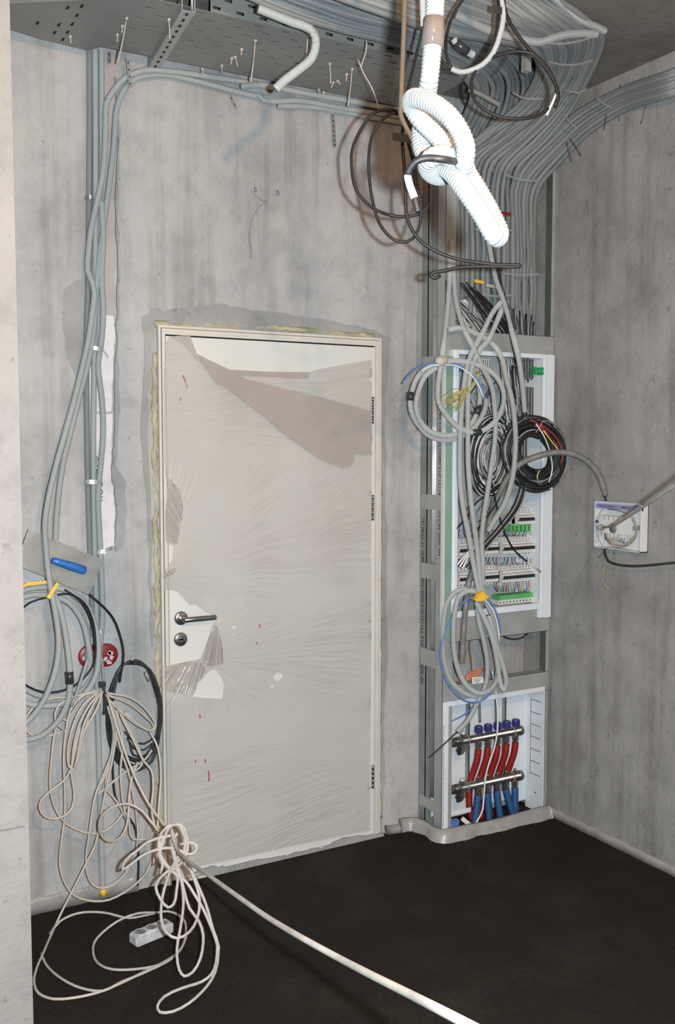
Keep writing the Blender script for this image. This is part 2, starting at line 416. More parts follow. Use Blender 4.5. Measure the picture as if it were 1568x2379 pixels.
# ================================================================ SETTING
def struct(name, g, mat, **k):
    o = g.obj(name, M[mat], **k); o['kind'] = 'structure'; return o
struct('floor', G().box((-3.4, -5.2, -.12), (XR+.2, .25, 0)), 'floor')
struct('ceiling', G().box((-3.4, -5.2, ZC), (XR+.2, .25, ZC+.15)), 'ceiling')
struct('wall_back', G().box((-3.4, 0, 0), (XR+.2, .25, ZC)), 'wall')
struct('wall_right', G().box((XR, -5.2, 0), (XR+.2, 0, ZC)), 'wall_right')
struct('wall_left', G().box((-3.6, -5.2, 0), (-3.4, .25, ZC)), 'wall')
e0 = CAM+ray(50, 1189)*2.2
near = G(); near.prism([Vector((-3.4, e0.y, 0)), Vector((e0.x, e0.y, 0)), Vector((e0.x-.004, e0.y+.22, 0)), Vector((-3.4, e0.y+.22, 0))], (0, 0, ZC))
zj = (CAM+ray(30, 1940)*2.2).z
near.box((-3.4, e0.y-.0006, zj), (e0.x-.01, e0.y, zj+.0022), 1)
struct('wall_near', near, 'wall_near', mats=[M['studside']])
# pale foam strip that edges the screed
def skirt(name, a, b, nrm, h=.035, th=.012):
    g = G(); n = int((b-a).length/.04); nr = Vector(nrm); rr = random.Random(name)
    V = []; Fc = []
    for i in range(n+1):
        p = a.lerp(b, i/n); hh = h*(1+rr.uniform(-.12, .12)); t = th*(1+rr.uniform(-.25, .4))
        V += [p, p+nr*t, p+nr*t*.8+Vector((0, 0, hh*.8)), p+nr*t*.4+Vector((0, 0, hh)), p+Vector((0, 0, hh))]
    for i in range(n):
        for k in range(4): Fc.append((i*5+k, i*5+k+1, i*5+k+6, i*5+k+5))
    Fc += [(0, 1, 2, 3, 4), tuple(reversed([n*5+k for k in range(5)]))]
    g.add(V, Fc); o = g.obj(name, M['ptfe'], smooth=True); o['kind'] = 'structure'; return o
skirt('baseboard_right', Vector((XR, -4.5, 0)), Vector((XR, -.2, 0)), (-1, 0, 0), .036, .008)
skirt('baseboard_left', Vector((-2.9, 0, 0)), Vector((-.10, 0, 0)), (0, -1, 0), .055, .010)
skirt('baseboard_back', Vector((.99, 0, 0)), Vector((1.15, 0, 0)), (0, -1, 0), .03, .03)
# ragged cement collar, foam and door
DW, DH = .955, 2.10
patch('trim_1', [(330, 740), (352, 722), (420, 715), (520, 708), (600, 722), (700, 735), (800, 752), (872, 768), (905, 782), (905, 815), (893, 1000), (900, 1300), (896, 1600), (890, 1940), (872, 1950), (874, 795), (362, 750), (352, 800), (340, 1000), (352, 1250), (357, 1500), (350, 1500), (343, 1240), (328, 1000), (336, 800)], 'cement', .003, amp=3.5, n=5, seed=4, kind='structure')
patch('trim_2', [(370, 722), (480, 738), (640, 752), (760, 768), (860, 790), (870, 800), (760, 785), (640, 772), (500, 757), (365, 745)], 'gap', .0036, amp=2, n=4, seed=9, kind='structure') if False else None
door = empty('door_1', (DW/2, 0, 0), kind='structure')
fr = G(); fw_ = .026; pr = .022
for (a, b) in (((0, 0), (fw_, DH)), ((DW-fw_, 0), (DW, DH)), ((fw_, DH-fw_-.006), (DW-fw_, DH))):
    fr.box((a[0], -pr, a[1]), (b[0], 0, b[1]))
fr.box((.012, -pr-.004, 0), (.024, 0, DH-.012)); fr.box((DW-.024, -pr-.004, 0), (DW-.012, 0, DH-.012)); fr.box((.024, -pr-.004, DH-.024), (DW-.024, 0, DH-.012))
fr.box((.0088, -pr-.0006, 0), (.0118, 0, DH-.009), 1); fr.box((DW-.0118, -pr-.0006, 0), (DW-.0088, 0, DH-.009), 1); fr.box((.0118, -pr-.0006, DH-.0118), (DW-.0118, 0, DH-.009), 1)
frame = fr.obj('door_frame', M['frame'], door, mats=[M['seal']])
gp = G().box((fw_, -.004, 0), (DW-fw_, 0, DH-fw_)); gp.obj('door_rebate', M['gap'], door)
leaf = G().box((fw_+.004, -.018, .012), (DW-fw_-.002, -.004, DH-fw_-.012)).obj('door_leaf', M['door'], door)
G().box((.07, -.026, .0), (DW, -.002, .010)).obj('threshold', M['frame'], door)
hc = P(420, 1436, .018); kc = P(419, 1485, .018); he = P(503, 1442, .07)
g = G(); g.cyl((hc.x, -.018, hc.z), (hc.x, -.027, hc.z), .025, 28, prof=[(0, .026), (.7, .026), (1, .022)])
g.cyl((hc.x, -.027, hc.z), (hc.x, -.066, hc.z), .0105, 16)
g.cyl((hc.x-.008, -.066, hc.z), (he.x, -.066, hc.z), .0105, 16, prof=[(0, .007), (.04, .0105), (.97, .0105), (1, .008)])
hnd = g.obj('door_handle', M['steel'], leaf, True)
g = G(); g.cyl((kc.x, -.018, kc.z), (kc.x, -.027, kc.z), .025, 28, prof=[(0, .026), (.7, .026), (1, .022)])
g.cyl((kc.x, -.027, kc.z+.005), (kc.x, -.031, kc.z+.005), .0085, 18); g.box((kc.x-.0045, -.031, kc.z-.018), (kc.x+.0045, -.027, kc.z+.004))
g.box((kc.x-.001, -.0315, kc.z+.001), (kc.x+.001, -.031, kc.z+.009), 1)
g.obj('lock_rosette', M['steel'], leaf, True, mats=[M['gap']])
for (y0, y1) in ((922, 985), (1150, 1210), (1778, 1832)):
    a = P(866, y0, .03); b = P(865, y1, .03); g = G()
    for k in range(5):
        t0 = k/5; t1 = (k+.9)/5; g.cyl((a.x, -.03, a.z+(b.z-a.z)*t0), (a.x, -.03, a.z+(b.z-a.z)*t1), .0055, 10)
    g.obj('hinge', M['steel'], door, True)
# yellow mounting foam squeezed out round the frame
def foam(name, pts, r, seed):
    rr = random.Random(seed); pth = spline([Vector(p) for p in pts], .012); v, f, uv = tube_geo(pth, r, 7)
    v = [q+Vector((noise.noise(q*33)*r*1.1, (.45+1.3*noise.noise(q*5+Vector((seed, 0, 0))))*r-abs(noise.noise(q*41))*r*.8, noise.noise(q*37+Vector((3, 1, 2)))*r*.8)) for q in v]
    mk(name, v, f, M['foam'], door, None, True)
foam('mounting_foam', [(-.012, -.002, z) for z in (.05, .5, .9, 1.3, 1.7, 2.0)], .010, 1)
foam('mounting_foam', [(-.004, -.002, 2.105), (.2, -.002, 2.112), (.5, -.002, 2.118), (.75, -.002, 2.112), (.93, -.002, 2.108)], .011, 2)
foam('mounting_foam', [(DW+.006, -.002, z) for z in (.08, .5, .9, 1.3, 1.6)], .011, 3)
patch('door_smear', [(385, 875), (392, 870)], 'redink', .001) if False else None
# red marker strokes on the film, and paint smears on the frame, are their own small meshes further down
# chase cut into the plaster beside the pipes
patch('trim_3', [(205, 112), (262, 118), (270, 180), (262, 260), (265, 330), (263, 400), (262, 480), (268, 560), (264, 640), (270, 720), (262, 740), (205, 740), (196, 640), (197, 400), (196, 200)], 'brickpink', .0015, amp=2.5, n=3, seed=5, kind='structure')
patch('trim_4', [(150, 670), (200, 640), (203, 900), (180, 880), (155, 830), (145, 740)], 'cement', .0015, amp=2, n=4, seed=8, kind='structure')
patch('trim_5', [(206, 730), (263, 733), (266, 770), (262, 850), (258, 955), (205, 958)], 'block', .0030, amp=1.5, n=5, seed=6, kind='structure')
patch('trim_6', [(205, 962), (262, 962), (256, 1100), (262, 1125), (266, 1180), (264, 1270), (240, 1290), (205, 1290)], 'block', .0030, amp=1.5, n=5, seed=7, kind='structure')
patch('trim_7', [(266, 180), (270, 330), (265, 480), (271, 640), (268, 790), (263, 900), (262, 1020), (258, 1100), (268, 1190), (266, 1280), (285, 1270), (292, 1190), (290, 1120), (268, 1080), (276, 960), (272, 800), (276, 640), (272, 480), (277, 330), (275, 190)], 'cement', .012, amp=3.2, n=5, seed=3, kind='structure')
patch('trim_8', [(965, 400), (985, 405), (983, 620), (980, 900), (976, 1000), (966, 1000), (970, 700)], 'cement', .003, amp=2.5, n=5, seed=13, kind='structure')
patch('trim_9', [(440, 2022), (480, 2008), (520, 2008), (640, 1985), (740, 1965), (790, 1945), (880, 1930), (890, 1950), (880, 1960), (760, 1975), (640, 2000), (560, 2012), (500, 2030)], 'cement', .03, amp=3, n=5, seed=14, kind='structure')
wt = [o for o in bpy.data.objects if o.name == 'wall_back'][0]
pl = P(239, 1165, .004); text('ROCROCK', 'stencil', .034, pl, (math.pi/2, -math.pi/2, 0), 'printing', wt)
# ---------------------------------------------------------------- protective film over the door leaf
FO = .030
film_o = [(383, 800), (392, 782), (440, 779), (457, 822), (530, 858), (620, 863), (718, 864), (740, 858), (800, 846), (863, 835), (862, 1200), (861, 1500), (858, 1928), (700, 1960), (560, 1990), (470, 2010), (388, 2022), (386, 1900), (383, 1700), (381, 1550), (378, 1548), (465, 1530), (488, 1470), (499, 1440), (492, 1428), (475, 1420), (455, 1403), (440, 1405), (430, 1394), (412, 1374), (398, 1370), (380, 1371), (379, 1330), (399, 1300), (403, 1268), (385, 1255), (383, 1190), (389, 1120), (381, 1070), (379, 900)]
holes = [[(500, 1555), (512, 1570), (520, 1590), (517, 1605), (516, 1622), (478, 1621), (446, 1617), (452, 1600), (455, 1585), (468, 1580), (475, 1570), (490, 1556)],
         [(634, 1570), (645, 1560), (655, 1565), (654, 1574), (645, 1581), (637, 1579)], [(622, 1592), (637, 1591), (632, 1598)],
         [(538, 1455), (545, 1452), (547, 1458), (541, 1461)]]
fm = empty('protective_film', P(620, 1960, FO), 'creased translucent plastic film stretched over the door leaf, torn open around the handle', 'plastic film')
film('sheet', film_o, holes, 'film', FO, fm, .004)
fl = film('folded_flap', [(457, 822), (480, 835), (530, 858), (570, 880), (700, 912), (863, 955), (861, 1052), (848, 1057), (824, 1052), (822, 1072), (812, 1083), (797, 1087), (772, 1078), (750, 1070), (700, 1037), (650, 1000), (600, 957), (545, 915), (500, 885), (476, 855)], [], 'flap', FO+.012, fm, .006)
fl['label'] = 'darker doubled-over flap of film hanging across the top'
film('folded_flap', [(395, 782), (440, 777), (458, 824), (480, 850), (455, 835), (425, 800)], [], 'flapgloss', FO+.010, fm, .004)
film('folded_flap', [(530, 859), (620, 864), (718, 865), (716, 880), (640, 876), (560, 872)], [], 'flap', FO+.010, fm, .003)
film('folded_flap', [(493, 1450), (503, 1452), (518, 1510), (519, 1540), (490, 1548), (470, 1538), (480, 1490)], [], 'flapgloss', FO+.010, fm, .006)
film('folded_flap', [(381, 1548), (440, 1535), (470, 1540), (478, 1556), (462, 1580), (455, 1600), (446, 1614), (384, 1604)], [], 'flapgloss', FO+.008, fm, .006)
film('folded_flap', [(381, 1085), (392, 1110), (420, 1140), (425, 1190), (412, 1260), (402, 1266), (384, 1256), (384, 1190), (390, 1130)], [], 'flapgloss', FO+.008, fm, .006)
film('folded_flap', [(379, 1330), (408, 1318), (404, 1332), (392, 1340), (381, 1345)], [], 'flapgloss', FO+.008, fm, .003)
def stroke(par, pts, r, mat, o, name): 
    p = spline([P(x, y, o) for x, y in pts], .01); v, f, uv = tube_geo(p, r, 6); return mk(name, v, f, M[mat], par, uv, True)
g = G()
for s_ in ([(425, 872), (430, 885), (436, 902)], [(419, 922), (420, 930)], [(484, 1790), (486, 1805), (485, 1815)], [(603, 1450), (604, 1458)], [(596, 1492), (597, 1496)], [(464, 1660), (465, 1668)], [(454, 1765), (454, 1772)], [(477, 1764), (477, 1772)]):
    v, f, uv = tube_geo(spline([P(x, y, FO+.004) for x, y in s_], .01), .0022, 6); g.add(v, f)
mk('marker_stroke', g.v, g.f, M['redink'], fm, None, True)['label'] = 'red marker strokes'
# ================================================================ CABLE TRAY under the ceiling
TZ = 3.0
def slotted(g, ox, oy, ux, uy, nx, ny, lx, ly, z, sl, sw, vertical=False):
    """sheet with real slots: nx*ny cells of lx*ly, slot sl*sw in each second cell"""
    for i in range(nx):
        for j in range(ny):
            x0 = i*lx; y0 = j*ly; xs = [0, (lx-sl)/2, (lx+sl)/2, lx]; ys = [0, (ly-sw)/2, (ly+sw)/2, ly]; hole = (i+j) % 2 == 0
            cells = [(a, b) for a in range(3) for b in range(3) if not (a == 1 and b == 1)] if hole else [(-1, -1)]
            for a, b in cells:
                q = [(0, 0), (lx, 0), (lx, ly), (0, ly)] if a < 0 else [(xs[a], ys[b]), (xs[a+1], ys[b]), (xs[a+1], ys[b+1]), (xs[a], ys[b+1])]
                V = []
                for (p, r_) in q:
                    if vertical: V.append(Vector((ox+ux*(x0+p), oy, z+y0+r_)))
                    else: V.append(Vector((ox+x0+p, oy+y0+r_, z)))
                g.add(V, [(3, 2, 1, 0)])
tn = PZ(460, 15, TZ); te = PZ(1105, 175, TZ); tfar = PZ(342, 130, TZ); tl = PZ(205, 115, TZ)
ynear = (tn.y+te.y)/2; yfar = tfar.y; xl = tl.x; xr = te.x
tray = empty('cable_tray', ((xl+xr)/2, (ynear+yfar)/2, TZ), 'long perforated steel cable tray hung under the ceiling above the door', 'cable tray')
nx = int((xr-xl)/.05)+1; ny = max(4, int((yfar-ynear)/.042)); g = G()
slotted(g, xl, ynear, 1, 0, nx, ny, (xr-xl)/nx, (yfar-ynear)/ny, TZ, .028, .007); 
o = g.obj('tray_bottom', M['tray'], tray); sm = o.modifiers.new('thick', 'SOLIDIFY'); sm.thickness = .0015
g = G(); slotted(g, xl+.25, ynear, 1, 0, nx, 2, (xr-xl-.25)/nx, .03, TZ, .026, .009, True)
o = g.obj('side_rail', M['tray'], tray); sm = o.modifiers.new('thick', 'SOLIDIFY'); sm.thickness = .0015
g = G(); g.box((xl, yfar-.001, TZ), (xr, yfar+.001, TZ+.06)); g.obj('side_rail', M['tray'], tray)
# left piece that widens toward the camera
q = [PZ(-60, 45, TZ-.003), PZ(28, 70, TZ-.003), PZ(100, 92, TZ-.003), PZ(205, 118, TZ-.003), PZ(240, 108, TZ-.003), PZ(330, -6, TZ-.003), PZ(28, 8, TZ-.003), PZ(-60, 10, TZ-.003)]
t2 = empty('cable_tray', q[2], 'flared corner piece of cable tray with bolt slots at the upper left', 'cable tray')
gt = G().prism(q, (0, 0, .0015))
g = G(); rim = [PZ(240, -2, TZ), PZ(28, 8, TZ), PZ(-60, 10, TZ)]
for a, b in zip(rim, rim[1:]): g.prism([a, b, b+Vector((0, 0, .06)), a+Vector((0, 0, .06))], (0, .002, 0))
g.obj('side_rail', M['tray'], t2)
g = gt
for (x, y) in ((157, 18), (190, 15), (179, 36), (168, 56), (157, 75), (137, 58), (127, 76), (87, 54), (146, 92)):
    a = PZ(x, y, TZ-.0036); g.box((a.x-.004, a.y-.013, a.z), (a.x+.004, a.y+.013, a.z+.0005), 1)
g.obj('tray_bottom', M['tray'], t2, mats=[M['gap']])
# support arms: perforated U profile running across under the tray
def arm(px0, px1, label):
    a = PZ(*px0, TZ-.012); b = PZ(*px1, TZ-.012); d = (b-a).normalized(); n = Vector((d.y, -d.x, 0)); w_ = .021
    t = empty('support_arm', b, label, 'bracket'); g = G()
    for s in (-1, 1): g.prism([a+n*w_*s, b+n*w_*s, b+n*(w_*s-.0025*s), a+n*(w_*s-.0025*s)], (0, 0, .04))
    g.prism([a+n*w_, b+n*w_, b-n*w_, a-n*w_], (0, 0, -.002)); L = (b-a).length; k = int(L/.045)
    for i in range(k):
        c = a+d*(L*(i+.5)/k); g.prism([c+d*.009+n*.004, c-d*.009+n*.004, c-d*.009-n*.004, c+d*.009-n*.004], (0, 0, -.0028), 1)
    g.obj('channel', M['galv'], t, mats=[M['gap']]); return t
arm((438, 25), (358, 158), 'slotted steel support arm crossing under the cable tray')
# ceiling hanger rods
for (x, y, l) in ((446, 8, 'thin threaded rod holding the slotted arm of the tray to the ceiling'),):
    a = PZ(x, y+20, TZ-.02); tag(G().cyl(a, (a.x, a.y, ZC), .004, 8).obj('threaded_rod', M['bright'], smooth=True), l, 'rod')
tag(G().box((PZ(1268, 95, TZ).x-.012, PZ(1268, 130, TZ).y-.012, 2.93), (PZ(1268, 95, TZ).x+.012, PZ(1268, 130, TZ).y+.012, ZC)).obj('ceiling_hanger', M['galvdark']), 'short grey steel hanger post behind the conduits at the ceiling bend', 'bracket')
# perforated steel strips hanging from the wall pipes
def strip(pts, o, label, wd=.008):
    p = [P(x, y, o) for x, y in pts]; g = G()
    for a, b in zip(p, p[1:]):
        n = Vector((1, 0, 0)); g.prism([a-n*wd, a+n*wd, b+n*wd, b-n*wd], (0, -.0012, 0))
        k = max(1, int((b-a).length/.016))
        for i in range(k):
            c = a.lerp(b, (i+.5)/k)+Vector((0, -.0013, 0)); g.cyl(c, c+Vector((0, -.0004, 0)), .003, 8, 1)
    return tag(g.obj('perforated_strip', M['bright'], mats=[M['gap']]), label, 'strap')
strip([(772, 262), (775, 300), (777, 342)], .03, 'shiny perforated steel strip dangling on the wall right of the tray pipes')
strip([(297, 138), (300, 170), (303, 203)], .10, 'dark perforated steel strip hanging where the two pipes bend down', .006)
strip([(254, 120), (254, 148)], .05, 'short perforated steel strip beside the top of the vertical pipes', .006)
strip([(530, 205), (540, 235), (549, 250)], .02, 'curved perforated steel strip below the pipes left of centre', .005)
# conduit clips across the vertical run
def clip(x0, y0, x1, y1, label, o=.045, tail=None):
    a = P(x0, y0, o); b = P(x1, y1, o); n = Vector((0, 0, .007)); g = G()
    V = []; N = 8
    for i in range(N+1):
        t = i/N; c = a.lerp(b, t)+Vector((0, -.012*math.sin(math.pi*t), 0)); V.append(c)
    for c, d in zip(V, V[1:]): g.prism([c-n, d-n, d+n, c+n], (0, -.0012, 0))
    if tail: e = P(*tail, o); g.prism([b-n*.8, e-n*.8, e+n*.8, b+n*.8], (0, -.001, 0))
    return tag(g.obj('pipe_clamp', M['bright']), label, 'clamp')
clip(198, 459, 218, 459, 'shiny metal clamp high on the left pipe run')
clip(207, 808, 240, 812, 'metal clamp with a bent tail level with the top of the door', .05, (252, 830))
clip(197, 1119, 236, 1120, 'shiny metal clamp around three pipes above the trowel', .05)
clip(222, 1285, 262, 1272, 'bright metal clamp sticking out just right of the trowel', .05)
clip(222, 1470, 243, 1462, 'small metal clamp above the red junction boxes', .05)
# ================================================================ METAL STUD FRAME of the wiring niche (right corner)
D = .173; XS = 1.166
sf = empty('stud_frame', (XS+.03, -D/2, 0), 'galvanised metal stud frame of the wiring niche beside the right wall', 'metal frame')
g = G().box((XS, -.05, 0), (XS+.003, 0, 2.95)).box((XS, -.05, 0), (XS+.05, -.047, 2.95)); g.obj('stud', M['galvdark'], sf)
g = G().box((XS, -D, 0), (XS+.0015, -D+.055, 2.95)).box((XS, -D, 0), (XS+.05, -D+.0015, 2.95)).box((XS+.05, -D, 0), (XS+.0515, -D+.05, 2.95))
g.box((XS+.018, -D-.0022, 0), (XS+.021, -D, 2.95)).box((XS+.034, -D-.0022, 0), (XS+.037, -D, 2.95)); g.obj('stud', M['galv'], sf)
g = G().box((XS+.012, -.098, .15), (XS+.014, -.070, 2.9)); 
for k in range(3): g.cyl((XS+.012, -.075-.009*k, .15), (XS+.012, -.075-.009*k, 2.9), .0035, 8)
g.obj('inner_profile', M['bright'], sf, True)
def zof(x, y, o): return P(x, y, o).z
for (y0, y1) in ((826, 852), (1150, 1185), (1312, 1348), (1513, 1553), (1860, 1885)):
    z0 = zof(985, y1, .09); z1 = zof(985, y0, .09); G().box((XS-.002, -D+.002, z0), (XS+.001, -.012, z1)).obj('brace_plate', M['galv'], sf)
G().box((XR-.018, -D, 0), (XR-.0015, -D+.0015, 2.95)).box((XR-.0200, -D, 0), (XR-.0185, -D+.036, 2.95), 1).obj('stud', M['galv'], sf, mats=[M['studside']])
def rail(y0, y1, xa, name='cross_rail'):
    z0 = zof(xa, y1, D); z1 = zof(xa, y0, D); x0 = XS+.03; x1 = XR-.002
    g = G().box((x0, -D-.003, z0), (x1, -D-.0015, z1)).box((x0, -D-.003, z1-.0015), (x1, -D+.05, z1)).box((x0, -D-.003, z0), (x1, -D+.05, z0+.0015))
    h = z1-z0
    for t in (.3, .55, .8): g.box((x0, -D-.0042, z0+h*t), (x1, -D-.003, z0+h*t+.003))
    g.obj(name, M['galv'], sf)
rail(773, 820, 1150); rail(1425, 1480, 1150); rail(1577, 1622, 1150)
for (z, xx, yy, t_, sz) in ((0, 1011, 1280, 'HII 3000-28/27/00.6 T91121-012-04001508-2011 08.01.17 17:43 (2)', .028), (0, 977, 1560, 'HII 3000-28/27/00.6 T91121-012-04001508-2011 08.01.17 17:45 (2)', .026)):
    front = xx > 1000
    yw = -D+.018 if front else -.032
    top = zof(xx, 770 if front else 1075, D if front else .03)
    text(t_, 'stamped_text', sz, (XS-.0008, yw, zof(xx, 1295 if front else 1590, D if front else .03)), (math.pi/2, -math.pi/2, -math.pi/2), 'printing', sf, .0002)
# drywall strip
zt, zb = zof(1040, 828, D+.01), zof(1040, 1482, D+.01)
g = G().box((XS-.010, -D-.022, zb), (XS+.026, -D-.010, zt)); g.box((XS-.018, -D-.023, zb), (XS-.0105, -D-.004, zt), 1)
tag(g.obj('drywall_strip', M['drywall'], mats=[M['whitepl']]), 'narrow strip of green drywall left of the breaker cabinet', 'board')
# ---------------------------------------------------------------- electrical cabinet
cab = empty('breaker_cabinet', ((XS+XR)/2, -D, zof(1160, 1420, D)), 'tall open white electrical cabinet packed with cables and breakers', 'electrical cabinet')
CX0, CX1 = P(1046, 1100, D+.01).x, XR-.012
CZ1, CZ0 = zof(1160, 822, D), zof(1160, 1412, D)
g = G(); yf = -D-.02
for k, (a, b, d_) in enumerate(((0, .016, .010), (.016, .026, .018), (.026, .034, .006))):
    g.box((CX0+a, yf-d_+.01, CZ0), (CX0+b, yf+.02, CZ1+.005)); 
for (a, b, d_) in ((0, .014, .012), (.018, .040, .016), (.043, .060, .004)):
    g.box((CX1-b, yf-d_+.01, CZ0-.06), (CX1-a, yf+.02, CZ1+.005))
g.box((CX0+.03, yf+.002, CZ1-.012), (CX1-.05, yf+.02, CZ1+.006)); g.box((CX0+.03, yf+.002, CZ0-.02), (CX1-.05, yf+.02, CZ0+.006))
g.obj('frame', M['white'], cab)
G().box((CX0+.01, -.035, CZ0), (CX1-.04, -.032, CZ1)).obj('back_plate', M['inner'], cab)
G().box((CX0+.03, -D-.01, CZ0), (CX0+.032, -.035, CZ1)).box((CX1-.062, -D-.01, CZ0), (CX1-.058, -.035, CZ1)).obj('side_panel', M['white'], cab)
for y in (905, 1060, 1145, 1203, 1270, 1337, 1395):
    z = zof(1160, y, .08); G().box((CX0+.03, -.08, z-.017), (CX1-.06, -.076, z+.017)).obj('mounting_rail', M['galv'], cab)
G().box((CX1-.06, -D-.012, CZ0), (CX1-.043, -D-.010, CZ1)).obj('perforated_upright', M['galvdark'], cab)
# breakers
brk = empty('circuit_breaker', (0, 0, 0)); g = G()
g.box((-.0083, -.044, -.026), (.0083, 0, .026)); g.box((-.0083, 0, -.043), (.0083, .03, .043)); g.box((-.0083, -.02, -.040), (.0083, 0, .040))
g.box((-.0085, -.0446, .0115), (.0085, -.0438, .0135), 1)
for s in (-1, 1): g.cyl((0, -.0205, s*.033), (0, -.0196, s*.033), .0028, 8, 2)
body = g.obj('body', M['whitepl'], brk, mats=[M['red'], M['gap']])
tog = G().box((-.0082, -.046, -.012), (.0082, -.043, -.006)).box((-.0045, -.055, -.010), (.0045, -.044, .003)).obj('toggle', M['black'], brk)
BRK_USED = [False]
def breaker(x, z, label, group):
    if not BRK_USED[0]: r_ = brk; BRK_USED[0] = True
    else:
        r_ = brk.copy(); COL.objects.link(r_)
        for ch in (body, tog): c = ch.copy(); COL.objects.link(c); c.parent = r_
    r_.location = (x, -.105, z); tag(r_, label, 'circuit breaker', group)
def row(xa, xb, y, label, group, gaps=()):
    a = P(xa, y, .14).x; b = P(xb, y, .14).x; n = int((b-a)/.0176+.5); z = zof((xa+xb)/2, y, .14)
    for i in range(n):
        if i in gaps: continue
        breaker(a+.0088+i*.0176, z, label, group)
row(1201, 1253, 1203, 'white circuit breaker in the short topmost row', 'breakers in the top row')
row(1064, 1154, 1274, 'white circuit breaker in the middle row, left block', 'breakers in the middle row, left block')
row(1165, 1253, 1270, 'white circuit breaker in the middle row, right block', 'breakers in the middle row, right block')
row(1064, 1154, 1340, 'white circuit breaker in the lowest row, left block', 'breakers in the lowest row, left block')
row(1165, 1253, 1336, 'white circuit breaker in the lowest row, right block', 'breakers in the lowest row, right block')
# green terminal bar and connector
a = P(1160, 1392, .15); b = P(1252, 1380, .15); z = (a.z+b.z)/2
tb = empty('terminal_block', ((a.x+b.x)/2, -.12, z-.03), 'bright green earth terminal bar at the bottom of the breaker cabinet', 'terminal block')
G().box((a.x, -.15, z-.008), (b.x, -.10, z+.012)).obj('cover', M['greenbar'], tb)
g = G().box((a.x, -.145, z-.03), (b.x, -.09, z-.009))
for i in range(12): c = a.x+(b.x-a.x)*(i+.5)/12; g.cyl((c, -.1455, z-.02), (c, -.1449, z-.02), .0035, 8, 1)
g.obj('base', M['whitepl'], tb, mats=[M['gap']])
c = P(1250, 862, .19); g = G().box((c.x-.022, -.195, c.z-.008), (c.x+.022, -.175, c.z+.008))
for s in (-1, 1):
    for q_ in (-1, 1): g.cyl((c.x+s*.018, -.2, c.z+q_*.009), (c.x+s*.018, -.17, c.z+q_*.009), .0075, 10)
tag(g.obj('cabinet_latch', M['green'], smooth=False), 'small green plastic latch at the upper right of the breaker cabinet', 'latch')
# terminal strips (upper cabinet, with combs of screws)
for (x0, x1, y0, y1, mt, lab) in ((1100, 1130, 836, 870, 'whitepl', 'pale terminal strip at the top left inside the cabinet'), (1197, 1236, 836, 880, 'plastgrey', 'dark grey module behind the black leads at the cabinet top'), (1176, 1232, 1216, 1236, 'greenbar', 'pale green wire duct behind the topmost breakers'), (1064, 1088, 836, 862, 'bluewire', 'small blue terminal strip in the upper left cabinet corner'), (1196, 1238, 900, 1000, 'plastgrey', 'dark equipment module half hidden behind cables')):
    a = P(x0, y1, .1); b = P(x1, y0, .1); g = G().box((a.x, -.13, a.z), (b.x, -.08, b.z)); n = 6
    for i in range(n): c = a.x+(b.x-a.x)*(i+.5)/n; g.box((c-.0012, -.132, a.z+.003), (c+.0012, -.13, b.z-.003), 1)
    tag(g.obj('terminal_strip', M[mt], mats=[M['gap']]), lab, 'terminal strip')
# ================================================================ CONDUITS ON THE LEFT WALL
rc = .0108
def con(path, label, o=.02, group=None, mat='conduit', r=rc, name='conduit', rib=.0036, parent=None, **k):
    return cable(name, path, r, mat, label, 'conduit', group, o, parent, 10, rib, **k)
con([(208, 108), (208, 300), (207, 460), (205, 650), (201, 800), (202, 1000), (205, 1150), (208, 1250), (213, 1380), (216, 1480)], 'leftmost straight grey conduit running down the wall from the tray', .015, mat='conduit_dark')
con([(221, 112), (222, 300), (222, 460), (221, 700), (219, 850), (217, 1000), (218, 1150), (221, 1300), (224, 1420), (226, 1600), (230, 1750), (234, 1900), (239, 2070)], 'grey conduit from the tray down to the floor with a yellow end', .03)
con([(236, 116), (236, 250), (236, 380), (231, 480), (226, 600), (228, 760), (227, 850)], 'short straight grey conduit, third from the left below the tray', .02)
p0 = [(636, 203, .35), (641, 206, .10), (600, 196, .06), (500, 180), (400, 166), (340, 163), (318, 168), (292, 180), (268, 205), (248, 240), (245, 300), (243, 360), (238, 410), (225, 470), (212, 530), (205, 590), (204, 630), (214, 655), (219, 680), (214, 730), (205, 790), (192, 850), (172, 930, .06), (150, 1010), (128, 1090), (110, 1170, .13), (104, 1220, .135), (108, 1290), (115, 1350, .15), (128, 1420), (136, 1480), (134, 1530), (122, 1580), (100, 1630), (70, 1670), (30, 1700)]
con(p0[2:], 'grey conduit bending off the tray pipes, sweeping down left over the trowel', .06)
con([(640, 232, .04), (560, 215), (470, 192), (400, 176), (350, 174), (310, 186), (285, 215), (271, 255), (265, 330), (256, 410), (244, 500), (232, 590), (223, 680), (219, 750), (210, 820), (190, 900), (165, 1000), (146, 1080), (133, 1180), (129, 1255)], 'grey conduit following just right of the kinked one and ending behind the trowel', .05)
con([(236, 470), (240, 560), (236, 640), (240, 720), (236, 790), (228, 850), (236, 920), (240, 1000), (234, 1080), (228, 1150), (232, 1250), (236, 1330), (238, 1440), (233, 1500)], 'grey conduit bulging out to the right of the pale block', .045)
con([(560, 200, .10), (610, 198), (700, 215), (800, 232), (900, 250), (960, 262)], 'upper grey pipe running right under the tray edge', .07, mat='conduit')
con([(600, 218, .05), (612, 232), (700, 234), (800, 252), (880, 262), (960, 275)], 'middle grey pipe running right below the tray edge', .05)
con([(645, 246, .03), (720, 248), (800, 260), (880, 275), (975, 290)], 'lowest short grey pipe starting under the drooping conduit', .03)
con([(600, 20, .9), (680, 52), (722, 68), (733, 88), (732, 115), (722, 138), (690, 165), (660, 188), (641, 206)], 'grey conduit that leaves the tray and droops down to a black-capped end', .34, r=.0125)
